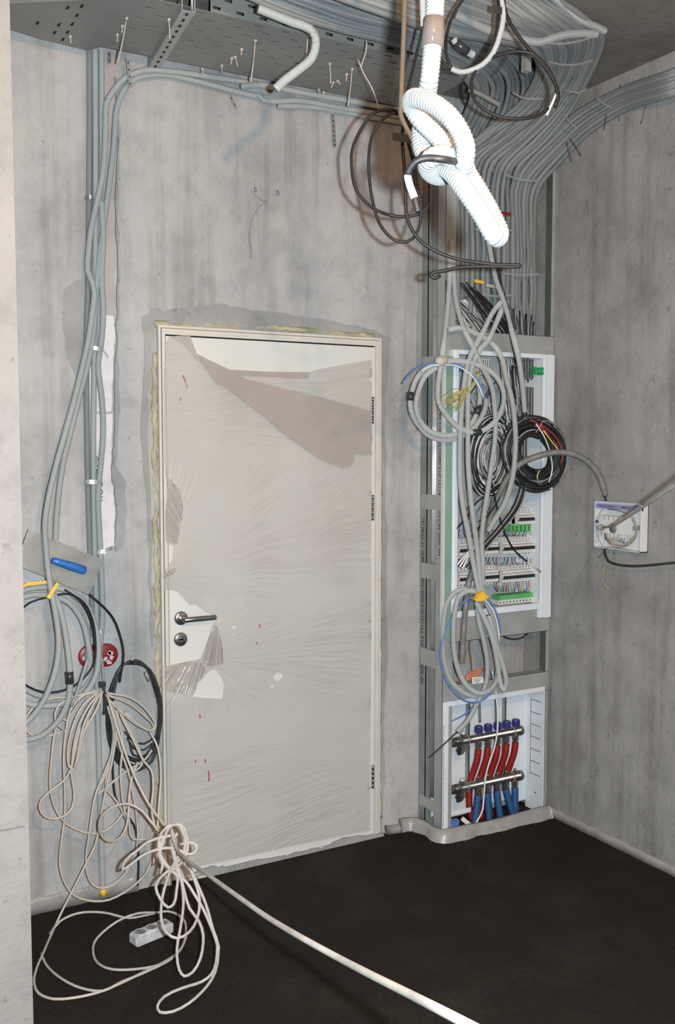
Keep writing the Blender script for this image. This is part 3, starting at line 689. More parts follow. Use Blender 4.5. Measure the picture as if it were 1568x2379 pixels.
for q, l in (((226, 1560), 0),): pass
mk('end_cap', *(lambda g: (g.v, g.f))(G().cyl(P(240, 2066, .032), P(240, 2080, .032), .0125, 12)), M['yellow'], None, None, True)['label'] = 'yellow plug on the conduit end at the floor'
bpy.data.objects['end_cap']['category'] = 'plug'
# left coil of conduit
def coil(name, cx, cy, rx, ry, turns, r, mat, o, label, cat, grp=None, tilt=0, jit=.06, shrink=.18, sides=8, rib=None, start=0, seed=1, parent=None, do=.03):
    rr = random.Random(seed); pts = []; N = int(14*turns)
    for i in range(N+1):
        a = start+2*math.pi*i/14; k = 1-shrink*i/N+rr.uniform(-jit, jit)*.5
        x = math.cos(a)*rx*k; y = math.sin(a)*ry*k; c, s = math.cos(tilt), math.sin(tilt)
        pts.append((cx+x*c-y*s, cy+x*s+y*c, o+do*math.sin(a*.5+i*.7)))
    return cable(name, pts, r, mat, label, cat, grp, o, parent, sides, rib)
con([(15, 1410, .10), (30, 1385), (60, 1370), (100, 1364), (150, 1370), (195, 1400), (220, 1450), (229, 1510), (222, 1570), (196, 1612), (150, 1634), (95, 1640), (55, 1630), (20, 1600)], 'outermost grey conduit loop of the coil under the trowel', .12)
con([(10, 1440, .09), (40, 1395), (80, 1382), (120, 1385), (160, 1400), (190, 1440), (205, 1495), (208, 1550), (190, 1590), (150, 1612), (100, 1618), (60, 1600), (25, 1560)], 'second grey conduit loop nested inside the coil under the trowel', .09)
con([(120, 1372, .08), (155, 1385), (185, 1420), (203, 1470), (206, 1500), (204, 1535), (205, 1545)], 'short inner grey conduit of the coil with dark leads at its end', .14)
c_ = con([(118, 1370, .13), (134, 1400), (146, 1440), (155, 1490), (161, 1540), (163, 1585), (158, 1630), (135, 1675), (95, 1710), (40, 1722)], 'grey conduit from the coil joined by a black sleeve', .13)
sleeve(c_, 'sleeve', (161, 1560), (163, 1588), .0135, 'blacktape', .13, 'black joining sleeve')
con([(60, 1685), (110, 1660), (150, 1630), (185, 1590), (215, 1540)], 'lower grey conduit rising to the right behind the coil', .05) if False else None
cable('cable', [(40, 1425, .11), (70, 1400), (110, 1388), (160, 1380), (195, 1400), (215, 1440), (222, 1490), (218, 1540), (190, 1580), (150, 1603), (100, 1608), (50, 1585), (30, 1560)], .0035, 'blackcable', 'thin black cable running along the inside of the left conduit coil', 'cable', None, .13)
cable('cable', [(206, 1380, .10), (235, 1405), (262, 1435), (280, 1480), (287, 1520), (282, 1560), (278, 1585)], .004, 'blackcable', 'thin black cable arching right from behind the trowel toward the black coil', 'cable')
cable('cable', [(150, 1370, .12), (180, 1390), (205, 1425), (218, 1470), (220, 1510)], .0035, 'blackcable', 'short thin black cable on top of the left coil', 'cable')
cable('cable', [(205, 1530, .15), (195, 1560), (185, 1590), (175, 1620), (165, 1640)], .0062, 'greywire', 'grey flat cable end hanging out of the coil beside the red boxes', 'cable')
# yellow tie on the coil
ty = empty('tape_tie', P(122, 1370, .15), 'yellow plastic tape tied round the left conduit coil', 'tie')
g = G(); a = [(131, 1352), (136, 1358), (115, 1392), (107, 1388)]; g.prism([P(x, y, .162) for x, y in a], (0, -.003, 0)); g.obj('band', M['yellow'], ty)
g = G(); a = [(50, 1360), (62, 1353), (112, 1348), (112, 1355), (62, 1361), (54, 1365)]; g.prism([P(x, y, .14) for x, y in a], (0, -.004, 0)); g.obj('tail', M['yellow'], ty)
# plasterer's trowel
tq = [(66, 1229), (242, 1302), (206, 1382), (36, 1312)]; to = .105
tr = empty('plastering_trowel', P(150, 1370, to), 'grey steel plastering trowel with blue handle stuck behind a conduit on the wall', 'trowel')
G().prism([P(x, y, to) for x, y in tq], (0, .004, 0)).obj('blade', M['trowel'], tr)
ha = P(120, 1301, to+.035); hb = P(199, 1326, to+.035)
G().cyl(ha, hb, .012, 14, prof=[(0, .007), (.03, .0115), (.2, .0125), (.5, .015), (.8, .0155), (.98, .0145), (1, .012)]).obj('handle', M['blue'], tr, True)
g = G(); 
for t in (.25, .8): c = ha.lerp(hb, t); g.cyl(c, c+Vector((0, .036, 0)), .006, 8)
g.obj('bracket', M['galvdark'], tr)
# red wall boxes
for (x, y, l) in ((208, 1524, 'left one of two red round socket boxes, mostly behind the conduits'), (246, 1521, 'right one of two red round socket boxes, smeared with white plaster')):
    c = P(x, y, 0); t = empty('socket_box', c, l, 'socket box', 'red socket boxes')
    G().cyl(c, c+Vector((0, -.012, 0)), .040, 32, prof=[(0, .042), (.8, .042), (1, .038)]).obj('rim', M['red'], t, True)
    rr = random.Random(x); g = G()
    for k in range(5):
        a = rr.uniform(0, 6.28); d = rr.uniform(.008, .03); cc = c+Vector((math.cos(a)*d, -.0125, math.sin(a)*d)); q = []
        for i in range(9): an = i*.698; q.append(cc+Vector((math.cos(an), 0, math.sin(an)))*rr.uniform(.005, .012))
        g.prism(q, (0, -.0012, 0))
    g.obj('plaster_smear', M['whitedirty'], t)
# black cable coil hung by the door frame
bc = empty('cable_coil', P(310, 1770, .1), 'coil of black cable hung from a hook left of the door frame', 'cable coil')
rr = random.Random(5)
for k in range(9):
    a = rr.uniform(-7, 7); b = rr.uniform(-7, 9); e = rr.uniform(-14, 14); dd = .05+.012*(k % 4)
    cable('strand', [(308, 1533+k*1.2, dd), (285+a*.3, 1545), (268+a*.6, 1580), (258+a, 1620), (255+a, 1680), (262+a, 1730), (285+a, 1765+e), (325, 1777+e), (352+b*.6, 1755+e), (368+b*.5, 1700), (372+b*.5, 1640), (360+b*.7, 1590), (345+b*.4, 1555), (325, 1536+k), (308, 1533+k*1.2)], .0036, 'black', o=dd, parent=bc)
for k in range(3):
    cable('strand', [(290+k*6, 1700+14*k, .06), (310, 1722+16*k), (335, 1728+14*k), (360, 1712+10*k)], .0036, 'black', o=.08, parent=bc)
G().cyl(P(307, 1522, 0), P(307, 1532, .07), .005, 8).obj('hook', M['bright'], bc)
sleeve(bc, 'sleeve', (338, 1562), (347, 1582), .006, 'greywire', .1, 'grey taped joint')
cable('cable', [(262, 1700, .05), (262, 1790), (268, 1850), (285, 1885), (310, 1915), (320, 1960), (322, 2010), (320, 2056)], .0042, 'black', 'black cable running from the coil straight down to the floor', 'cable')
# hook and black ties for the cream hank
cable('cable', [(232, 1488, .06), (228, 1500), (236, 1530), (240, 1570), (242, 1605)], .005, 'greywire', 'grey lead with white stripe dropping over the red box to the cream cables', 'cable')
t = empty('cable_tie', P(240, 1600, .09), 'black strap gathering the top of the cream cable hank', 'tie')
G().box(P(229, 1595, .10), P(246, 1585, .12)).obj('head', M['blacktape'], t)
cable('strap', [(240, 1590, .11), (243, 1620), (243, 1650), (241, 1660)], .0045, 'black', parent=t)
# ================================================================ CREAM CABLE HANK AND WHITE TANGLE
hk = empty('extension_cable', P(238, 1606, .15), 'hank of cream cable looped and hanging from the black strap on the wall', 'cable')
HANK = [
 [(238, 1606, .10), (200, 1612), (160, 1620), (110, 1624), (75, 1645), (58, 1680), (68, 1704), (90, 1712), (120, 1708), (152, 1697)],
 [(235, 1604, .11), (190, 1612), (152, 1640), (128, 1700), (120, 1760), (116, 1820), (125, 1870), (145, 1905), (160, 1918), (190, 1932), (225, 1937), (260, 1920), (285, 1890), (296, 1870)],
 [(237, 1602, .12), (200, 1612), (168, 1640), (153, 1700), (148, 1760), (151, 1850), (150, 1900), (142, 1960), (139, 2010), (150, 2050), (172, 2080), (210, 2093), (255, 2090), (305, 2062), (338, 2030), (352, 2000)],
 [(236, 1606, .13), (205, 1625), (180, 1660), (163, 1710), (157, 1750), (160, 1778), (168, 1786), (180, 1770), (190, 1720), (205, 1670)],
 [(236, 1606, .14), (210, 1635), (185, 1680), (172, 1730), (167, 1780), (166, 1800), (172, 1840), (168, 1875), (150, 1895), (128, 1902), (105, 1898), (92, 1878), (96, 1858), (120, 1835), (150, 1812), (165, 1785), (175, 1740), (186, 1690)],
 [(238, 1605, .15), (228, 1640), (212, 1670), (195, 1700), (182, 1735), (175, 1780), (168, 1788), (158, 1775)],
 [(246, 1612, .12), (266, 1650), (272, 1700), (262, 1750), (240, 1810), (222, 1846), (245, 1832), (275, 1805), (305, 1785), (330, 1770), (345, 1755), (352, 1742)],
 [(250, 1620, .13), (265, 1660), (262, 1740), (240, 1800), (222, 1846), (215, 1880), (207, 1940), (200, 1990), (203, 2030), (215, 2055), (238, 2064), (262, 2056), (285, 2036), (300, 2015)],
 [(248, 1615, .15), (270, 1680), (262, 1760), (245, 1840), (235, 1890), (222, 1960), (198, 2010), (172, 2062), (145, 2115), (122, 2165), (100, 2215), (85, 2250), (79, 2280), (90, 2308), (125, 2321), (172, 2318), (230, 2305), (290, 2280), (340, 2255), (390, 2230), (418, 2208), (435, 2170)],
 [(250, 1615, .14), (300, 1635), (338, 1665), (358, 1688), (350, 1696), (315, 1682), (280, 1652), (252, 1625)],
 [(248, 1610, .16), (305, 1622), (345, 1655), (362, 1688), (352, 1697), (330, 1690), (290, 1655)],
 [(250, 1618, .16), (275, 1700), (295, 1760), (320, 1820), (350, 1875), (378, 1912), (396, 1940, .45)],
 [(345, 1695, .13), (366, 1735), (374, 1800), (370, 1860), (366, 1920), (360, 1980, .3), (356, 2010)],
 [(262, 1630, .13), (300, 1690), (325, 1745), (330, 1775), (315, 1790), (300, 1775), (285, 1720), (268, 1660)],
 [(270, 1650, .15), (285, 1720), (280, 1790), (284, 1850), (290, 1885), (300, 1905), (302, 1935), (310, 1950), (350, 1948)],
 [(320, 1770, .14), (306, 1810), (300, 1850), (299, 1880), (294, 1920), (280, 1945), (262, 1955), (243, 1950), (231, 1930), (232, 1905), (248, 1883), (275, 1870), (300, 1868), (330, 1884), (350, 1908), (372, 1935, .4)],
 [(255, 1640, .14), (280, 1740), (300, 1800), (310, 1850), (318, 1900), (320, 1950), (312, 1990), (290, 2020)],
 [(280, 1660, .15), (315, 1730), (335, 1770), (352, 1790), (356, 1830), (352, 1880), (362, 1930, .35)],
 [(150, 1640, .10), (140, 1660), (155, 1675), (165, 1660), (185, 1632)],
 [(232, 1608, .12), (175, 1618), (135, 1640), (128, 1675), (150, 1697)],
 [(234, 1610, .17), (215, 1640), (196, 1680), (186, 1720), (180, 1760), (172, 1785)],
 [(250, 1640, .12), (264, 1700), (255, 1770), (246, 1830), (262, 1850), (282, 1880), (292, 1902)]]
for k, pth in enumerate(HANK): cable('cable_loop', pth, .0042, 'cream', parent=hk)
fl_ = [[(115, 2170, .2), (140, 2140), (180, 2122), (240, 2120), (300, 2133), (345, 2125), (390, 2117), (425, 2135), (432, 2165), (420, 2205), (395, 2230), (330, 2262), (280, 2282), (240, 2302), (190, 2296), (145, 2275), (110, 2245), (95, 2215)],
       [(365, 2120, .3), (320, 2122), (270, 2142), (225, 2180), (216, 2210), (228, 2238), (260, 2252), (330, 2250), (380, 2238), (412, 2215)]]
for pth in fl_: cable('cable_loop', pth, .0042, 'creamdirty', parent=hk)
tg = empty('extension_cable', P(400, 2345, 1.2), 'dusty white cable knotted at the foot of the door, one end stretched toward the camera', 'cable')
K = -2.9
TANG = [
 [(388, 1942, K), (345, 1955), (320, 1975), (292, 1998), (284, 2020), (300, 2012), (330, 1988), (365, 1974), (405, 1970), (438, 1985), (455, 1978), (456, 1963), (440, 1957), (418, 1962)],
 [(412, 1915, K), (398, 1918), (386, 1935), (378, 1962), (368, 1985), (385, 2010), (412, 2034), (432, 2048), (450, 2075), (470, 2108), (488, 2148), (502, 2185), (507, 2215), (500, 2258), (480, 2292), (440, 2330), (402, 2350), (372, 2352), (366, 2336), (382, 2315), (422, 2296), (470, 2280), (492, 2262), (502, 2235), (505, 2200)],
 [(418, 1920, K), (430, 1945), (428, 1975), (415, 2000), (392, 2022), (370, 2042), (362, 2062), (372, 2088), (390, 2108), (404, 2100), (410, 2070), (413, 2030), (403, 1990), (400, 1960), (412, 1935)],
 [(398, 1970, K), (415, 2020), (428, 2070), (440, 2110), (462, 2140), (472, 2172), (466, 2225), (448, 2258), (428, 2268), (416, 2252), (411, 2205), (420, 2150), (426, 2100), (422, 2050), (408, 2005), (404, 1970)],
 [(425, 1985, K), (442, 2020), (458, 2062), (464, 2095), (458, 2135), (440, 2165), (412, 2180), (388, 2168), (375, 2138), (377, 2085), (388, 2045), (402, 2010), (420, 1980)],
 [(404, 1915, K), (422, 1918), (434, 1940), (436, 1970), (425, 2000), (402, 2020), (380, 2000), (368, 1965), (375, 1935), (396, 1915)],
 [(402, 1940, K), (378, 1948), (372, 1980), (378, 2008), (372, 2030)],
 [(430, 1990, K), (448, 2030), (478, 2100), (495, 2160), (508, 2200), (503, 2240)]]
for pth in TANG: cable('cable_loop', pth, .0046, 'creamdirty', parent=tg)
thick = [(398, 1925, -2.9), (408, 1965, -2.85), (430, 1995, -2.7), (480, 2030, -2.45), (500, 2045, -2.35), (560, 2088, -2.1), (620, 2130, -1.9), (700, 2178, -1.65), (780, 2222, -1.5), (860, 2264, -1.3), (940, 2304, -1.15), (1020, 2345, -1.0), (1110, 2392, -.9), (1200, 2440, -.8)]
cable('lead', thick, .0052, 'creamdirty', parent=tg, sides=12, step=.02)
# socket strip lying on the floor
a = PZ(318, 2204, .0); b = PZ(405, 2168, .0); u = (b-a).normalized(); n = Vector((-u.y, u.x, 0)); 
ss = empty('socket_strip', (a+b)/2, 'dusty white three-socket extension strip lying on the dark floor', 'extension socket')
L = (b-a).length; wd = .052; hh = .038
bm = bmesh.new(); bmesh.ops.create_cube(bm, size=1)
for v in bm.verts: v.co = Vector((v.co.x*L, v.co.y*wd, v.co.z*hh))
bmesh.ops.bevel(bm, geom=bm.edges[:], offset=.006, segments=3, affect='EDGES')
g = G(); c0 = (a+b)/2+n*wd/2; g.add([c0+u*v.co.x+n*v.co.y+Vector((0, 0, v.co.z+hh/2)) for v in bm.verts], [tuple(v.index for v in f.verts) for f in bm.faces]); bm.free()
g.obj('housing', M['whitedirty'], ss)
for k in (-1, 0, 1):
    c = c0+u*(k*L*.3)+Vector((0, 0, hh)); g = G()
    N = 24; V = []; ri, ro = .0185, .0215
    for i in range(N):
        an = 2*math.pi*i/N; d = u*math.cos(an)+n*math.sin(an); V += [c+d*ro, c+d*ro+Vector((0, 0, .0015)), c+d*ri+Vector((0, 0, .0015)), c+d*ri]
    g.add(V, [(i*4+j, ((i+1) % N)*4+j, ((i+1) % N)*4+j+1, i*4+j+1) for i in range(N) for j in range(3)])
    ob = g.obj('socket', M['whitedirty'], ss, True)
    g = G().cyl(c+Vector((0, 0, .0003)), c+Vector((0, 0, .0006)), ri, 24); ob2 = g.obj('well', M['galvdark'], ob)
    g = G()
    for s in (-1, 1): g.cyl(c+n*s*.009+Vector((0, 0, .0006)), c+n*s*.009+Vector((0, 0, .001)), .003, 10)
    g.obj('pin_hole', M['gap'], ob)
# ================================================================ CONDUIT BUNDLE: tray -> ceiling bend -> wiring niche
def ipath(A, B, t, j=0.0, seed=0):
    """blend of two seen lines, point by point"""
    rr = random.Random(seed); out = []
    for a, b in zip(A, B):
        out.append(tuple(x+(y-x)*t for x, y in zip(a, b)))
    return [(q[0]+rr.uniform(-j, j), q[1]+rr.uniform(-j, j), q[2]+rr.uniform(-.006, .006)) for q in out]
def ribbon(A, B, n, label, group, j=2.0, mats=('mid_a', 'mid_a', 'mid_b'), r=.0108, ends=None, seed=0, ex=1.0):
    for i in range(n):
        t = (i/(n-1))**ex; p = ipath(A, B, t, j, seed*100+i)
        if ends: p = p+ends(i, p[-1])
        cable('conduit', p, r, mats[i % len(mats)], label, 'conduit', group, None, None, 8, None, .04)
R2 = random.Random(11)
def drop(x0, x1, n, o, y1):
    def f(i, last):
        x = x0+(x1-x0)*i/(n-1)+R2.uniform(-1.5, 1.5); rr = random.Random(i+int(x0)); ye = y1+rr.uniform(-25, 25); w_ = R2.uniform(-6, 6)
        return [(x, 430, o), (x+w_*.4, 500, o), (x-w_*.5, 580, o), (x, 650, o), (x+R2.uniform(-5, 5), ye, o)]
    return f
# rear layer: from the left in the tray, turning down into the niche
A = [(560, -70, .75), (700, -30, .75), (860, 22, .72), (1000, 55, .68), (1120, 86, .60), (1205, 125, .50), (1238, 180, .40), (1232, 245, .30), (1195, 320, .20), (1160, 375, .12)]
B = [(500, -45, .75), (660, 25, .75), (800, 72, .72), (930, 100, .68), (1030, 150, .60), (1085, 185, .50), (1098, 220, .40), (1085, 265, .30), (1060, 310, .20), (1050, 360, .12)]
ribbon(A, B, 13, 'grey conduit of the inner layer turning from the tray down into the niche', 'inner layer of conduits turning down into the niche', 3, ends=drop(1170, 1052, 13, .035, 770), seed=1)
A = [(740, -80, .95), (900, -50, .95), (1060, -20, .95), (1160, 20, .90), (1250, 50, .85), (1322, 85, .75), (1325, 140, .60), (1290, 230, .42), (1205, 320, .25), (1150, 380, .14)]
B = [(640, -60, .95), (780, -10, .95), (900, 32, .95), (1020, 74, .90), (1130, 92, .85), (1225, 112, .75), (1250, 160, .60), (1215, 235, .42), (1125, 310, .25), (1056, 372, .14)]
ribbon(A, B, 10, 'grey corrugated conduit of the middle layer of the big bend at the ceiling', 'middle layer of conduits in the ceiling bend', 3, ends=drop(1180, 1046, 10, .07, 740), seed=2, mats=('mid_b', 'mid_a'))
# outer layer, nearest the camera, running to the ceiling corner and back
A = [(1230, -60, .9), (1290, -6, .9), (1335, 26, .9), (1375, 58, .85), (1399, 82, .78), (1392, 120, .66), (1360, 190, .5), (1318, 262, .36), (1262, 330, .24), (1205, 385, .17)]
B = [(1060, -60, .9), (1110, 0, .9), (1170, 42, .9), (1225, 72, .85), (1258, 100, .78), (1272, 140, .66), (1255, 200, .5), (1200, 262, .36), (1120, 318, .24), (1062, 368, .17)]
ribbon(A, B, 13, 'grey conduit in the outer layer sweeping round the ceiling corner into the niche', 'outer layer of conduits sweeping round the ceiling bend', 2.2, ends=drop(1192, 1050, 13, .105, 705), seed=3, mats=('mid_b', 'mid_a', 'mid_b'))
# two conduits crossing the bend
con([(1060, 35, .98), (1140, 72), (1200, 88), (1255, 98, .95), (1285, 88), (1320, 80), (1360, 78), (1385, 80)], 'light grey conduit lying across the bend with a pale tape joint', .98, mat='mid_b', r=.0125)
con([(1270, -20, .9), (1310, 15), (1350, 48), (1385, 62), (1404, 72, .85)], 'outermost conduit elbowing at the ceiling corner', .95, mat='mid_b', r=.0125)
# from along the right wall
A = [(1640, 135, .9), (1568, 163, .9), (1440, 208, .5), (1335, 266, .3), (1275, 320, .22), (1230, 362, .18), (1202, 400, .15), (1190, 440, .13)]
B = [(1640, 190, .9), (1568, 218, .9), (1450, 256, .5), (1362, 312, .3), (1320, 356, .22), (1285, 392, .18), (1256, 425, .15), (1243, 460, .13)]
def dropd(i, last):
    x = 1192+(1241-1192)*i/6+R2.uniform(-1, 1); w_ = R2.uniform(-4, 4)
    return [(x, 520, .10), (x+w_, 600, .07), (x-w_, 680, .05), (x+w_, 740, .05), (x+R2.uniform(-4, 8), 800, .05)]
ribbon(A, B, 7, 'grey conduit running along the top of the right wall into the niche', 'conduits along the top of the right wall', 1.2, ends=dropd, seed=4, mats=('mid_a', 'mid_b'))
con([(1088, 372, .13), (1130, 376), (1180, 380), (1204, 382, .16)], 'short grey conduit lying level across the head of the vertical conduits', .15)
# fallen white flexible piece and markers on the bundle
g_ = con([(1090, 208, .62), (1115, 218), (1140, 232), (1158, 242)], 'pale corrugated stub with a red band lying in the bend', .62, mat='conduit_white', r=.009)
sleeve(g_, 'band', (1143, 233), (1150, 238), .0115, 'red', .61, 'red tape band')
for (x, y, m_, l) in ((1113, 656, 'yellow', 'yellow tape mark on a vertical conduit'), (1175, 498, 'red', 'red tape mark on a vertical conduit'), (1140, 395, 'tape', 'white tape mark high on the vertical conduits'), (1125, 266, 'yellow', 'yellow tape mark inside the ceiling bend'), (1140, 666, 'tape', 'white tape mark beside the yellow one')):
    a = P(x-11, y, .125); b = P(x+11, y+4, .125); g = G().prism([a, b, b+Vector((0, 0, .012)), a+Vector((0, 0, .012))], (0, -.003, 0)); tag(g.obj('tape_mark', M[m_]), l, 'tape')
G_ = con([(1053, 90, .95), (1063, 103), (1082, 118), (1100, 128)], 'grey conduit with a black coupling across the inner bend', .95, mat='conduit_light', r=.011)
sleeve(G_, 'coupling', (1060, 101), (1086, 120), .0135, 'blacktape', .96, 'black coupling sleeve')
# perforated steel band straps over the bend
def band(pts, o, label, r=.0035):
    p = spline([P(x, y, o) for x, y in pts], .02); g = G()
    for a, b in zip(p, p[1:]): n = Vector((0, 0, r)); g.prism([a-n, b-n, b+n, a+n], (0, -.0015, 0))
    return tag(g.obj('perforated_strap', M['bright']), label, 'strap')
band([(1268, 100), (1300, 102), (1345, 96), (1380, 84)], .95, 'upper perforated strap round the outer conduits at the ceiling')
band([(1273, 143), (1300, 150), (1340, 150), (1376, 140)], .75, 'second perforated strap lower on the outer conduits at the ceiling')
band([(1190, 215), (1215, 228), (1262, 230)], .62, 'perforated strap across the middle of the bend')
band([(1310, 210), (1345, 215), (1362, 206)], .60, 'perforated strap on the outer edge of the bend')
band([(1308, 262), (1322, 285), (1338, 296)], .40, 'perforated strap where the right wall conduits meet the bend')
band([(1385, 228), (1400, 240), (1420, 250)], .55, 'perforated strap on the conduits along the right wall')
band([(1172, 405), (1200, 415), (1235, 420), (1250, 418)], .19, 'perforated strap across the foot of the bend')
for (y, x0, x1, l) in ((533, 1103, 1195, 'top perforated strap across the vertical conduits'), (635, 1165, 1252, 'shiny perforated strap below the black loop'), (684, 1112, 1190, 'lower perforated strap above the loose wires')):
    band([(x0, y), ((x0+x1)/2, y+4), (x1, y+2)], .13, l)
for (x, y, x2, y2, l) in ((1440, 195, 1437, 282, 'black tie tail hanging from the right wall conduits, second from right'), (1500, 242, 1488, 288, 'black tie tail hanging at the far right of the right wall conduits'), (1408, 265, 1402, 302, 'short black tie tail on the right wall conduits'), (1317, 330, 1328, 378, 'black tie tail splayed left at the wall corner'), (1325, 322, 1350, 362, 'black tie tail splayed right at the wall corner'), (1212, 68, 1168, 178, None), (525, 206, 549, 250, None), (1180, 130, 1147, 178, 'black tie tail pointing down-left inside the ceiling bend'), (1320, 222, 1345, 212, 'thin black tie tail right of the ceiling bend')):
    if l: cable('cable_tie', [(x, y, .5 if x > 1300 else .9), ((x+x2)/2+1, (y+y2)/2), (x2, y2)], .0016, 'black', l, 'tie', sides=6)
# pale cable ties dangling below the tray
for (x, y, x2, y2, big) in ((294, 42, 274, 148, 1), (284, 60, 283, 76, 0), (272, 80, 272, 97, 0), (163, 84, 164, 100, 0), (392, 45, 394, 90, 1), (593, 94, 583, 190, 1), (561, 114, 560, 128, 0), (546, 132, 552, 154, 0), (538, 135, 536, 150, 0), (515, 152, 515, 168, 0), (469, 160, 471, 174, 0), (715, 80, 709, 155, 1), (766, 148, 768, 195, 1), (774, 191, 769, 204, 0), (784, 188, 791, 196, 0), (805, 172, 804, 188, 0), (818, 160, 809, 245, 1), (740, 208, 740, 222, 0), (751, 214, 750, 225, 0)):
    top = PZ(x, y, TZ-.004); bt = P(x2, y2, -(top-CAM).dot(FW), 0, False)
    t = empty('cable_tie', top, 'pale %s cable tie tail hanging through the underside of the tray' % ('long' if big else 'clipped short'), 'tie', '%s cable tie tails under the tray' % ('long' if big else 'short'))
    v, f, uv = tube_geo(spline([top, top.lerp(bt, .5)+Vector((.001, 0, 0)), bt], .03), .0024, 6); mk('strap', v, f, M['cream'], t, None, True)
    G().box(top-Vector((.004, .004, .005)), top+Vector((.004, .004, .002))).obj('head', M['cream'], t)
cable('string', [(852, 95, -3.05), (850, 120), (842, 145), (838, 158)], .0020, 'cream', 'upper piece of string knotted below the tray', 'string', sides=6)
cable('string', [(832, 138, -3.05), (840, 160), (850, 180), (862, 200), (872, 225), (880, 252)], .0022, 'cream', 'string hanging from the tray down to the black cable loops', 'string', sides=6)
# nails and dangling wire on the wall above the door
cable('wire', [(620, 466, .02), (606, 477), (594, 492), (584, 520), (580, 550), (584, 580), (584, 600)], .0024, 'greywire', 'thin grey wire dangling from nails on the plaster above the door', 'wire', sides=6)
cable('wire', [(583, 442, .01), (596, 456), (606, 464), (618, 470)], .0016, 'greywire', 'thin wire tied from the left nail to the dangling wire', 'wire', sides=6)
for (x, y, l) in ((592, 436, 'left nail in the plaster above the door with twisted wire'), (644, 443, 'right nail in the plaster above the door')):
    a = P(x, y, 0); tag(G().cyl(a, a+Vector((-.012, -.035, -.018)), .003, 8).cyl(a+Vector((-.012, -.035, -.018)), a+Vector((-.013, -.037, -.019)), .006, 8).obj('nail', M['galvdark'], smooth=True), l, 'nail')
# ================================================================ HANGING THINGS IN FRONT
# white conduit tied in a loose knot
wc = empty('white_conduit', P(1010, 0, -1.24, 0, False), 'thick white corrugated conduit hanging close to the camera, tied in a loose knot', 'conduit')
WP = [(1012, -60, -1.24), (1011, 0, -1.24), (1008, 60, -1.24), (1004, 115, -1.24), (998, 180, -1.245), (990, 232, -1.27), (981, 275, -1.285), (977, 315, -1.285), (982, 350, -1.28), (996, 374, -1.27), (1020, 385, -1.25),
      (1048, 400, -1.22), (1085, 448, -1.20), (1120, 500, -1.20), (1146, 545, -1.205), (1156, 552, -1.215), (1160, 541, -1.225), (1140, 495, -1.228), (1108, 438, -1.225), (1083, 398, -1.215), (1079, 380, -1.20),
      (1082, 345, -1.19), (1068, 305, -1.19), (1043, 270, -1.19), (1008, 243, -1.20), (975, 229, -1.215), (957, 231, -1.235), (958, 250, -1.255), (978, 280, -1.255), (1010, 312, -1.26), (1038, 342, -1.27), (1052, 375, -1.285), (1045, 400, -1.29),
      (1022, 409, -1.27), (1000, 400, -1.24), (993, 382, -1.215), (1005, 365, -1.20), (1028, 359, -1.20), (1050, 370, -1.21), (1060, 390, -1.235)]
pts = spline([P(x, y, d, 0, False) for x, y, d in WP], .008); pts = [Vector((pts[0].x, pts[0].y, ZC-.004))]+pts
v, f, uv = tube_geo(pts, .0122, 16, .0048); mk('hose', v, f, M['conduit_white'], wc, uv, True)
a, b = P(1009, 44, -1.24), P(1004.5, 112, -1.24); G().cyl(a, b, .0142, 20, prof=[(0, .0125), (.02, .0142), (.98, .0142), (1, .0125)]).obj('clear_sleeve', M['clear'], wc, True)['label'] = 'clear joining sleeve over the white hose'
# thick dark lead with white sleeved end beside the knot
tl_ = empty('dark_lead', P(1000, 367, -1.16, 0, False), 'dark grey lead draped over the white knot, its end bound in white tape', 'cable')
cable('lead', [(1078, 384, -1.30), (1060, 376, -1.20), (1030, 370, -1.165), (993, 367), (968, 374, -1.17), (953, 390), (946, 408, -1.18)], .0042, 'blackcable', parent=tl_, sides=10, step=.008)
cable('taped_end', [(946, 407, -1.18), (950, 425), (957, 445), (963, 460)], .0045, 'whitepl', parent=tl_, step=.008)
cable('lead_tip', [(962, 458, -1.18), (965, 470), (969, 485), (971, 492)], .0038, 'blackcable', parent=tl_, step=.008)
# warm-lit conduits hanging behind it
con([(941, -40, -2.28), (940, 0), (936, 120), (931, 250), (931, 268), (941, 292), (958, 325), (972, 360), (985, 395), (995, 422)], 'slender conduit hanging behind the white one, bent at the black tie', -2.28, mat='conduit', r=.0058)
con([(981, -40, -2.5), (982, 10), (984, 62)], 'short light conduit end at the top with a black cable coming out', -2.5, mat='conduit_light', r=.0085)
cable('cable', [(983, 60, -2.5), (971, 111), (955, 178), (946, 215), (940, 250)], .004, 'blackcable', 'black cable hanging from the short light conduit end at the top', 'cable')
# black loops
cable('cable', [(955, 300, -2.36), (945, 270, -2.35), (919, 257), (893, 254), (864, 266), (837, 303), (818, 349), (817, 391), (827, 440), (861, 480), (907, 500), (956, 502), (987, 489), (996, 468)], .0038, 'blackcable', 'wider black cable loop hanging above the door corner', 'cable', step=.015)
cable('cable', [(950, 300, -2.33), (940, 275, -2.32), (913, 263), (886, 280), (866, 312), (857, 358), (858, 416), (867, 474), (882, 520), (907, 551), (934, 563), (959, 554), (974, 526), (978, 489), (970, 430), (958, 370), (945, 320)], .0038, 'blackcable', 'narrower black cable loop hanging lower beside the wide one', 'cable', step=.015)
cable('cable', [(941, 275, -2.3), (934, 312), (938, 373), (942, 434), (944, 495), (956, 532), (980, 563), (1020, 587), (1066, 603), (1112, 610), (1158, 615), (1206, 616), (1209, 618), (1200, 620), (1127, 619), (1066, 622), (1029, 630), (1005, 634), (1001, 642), (1012, 646), (1023, 640)], .0042, 'blackcable', 'black cable sweeping right across the niche and doubling back in a hook', 'cable', step=.012)
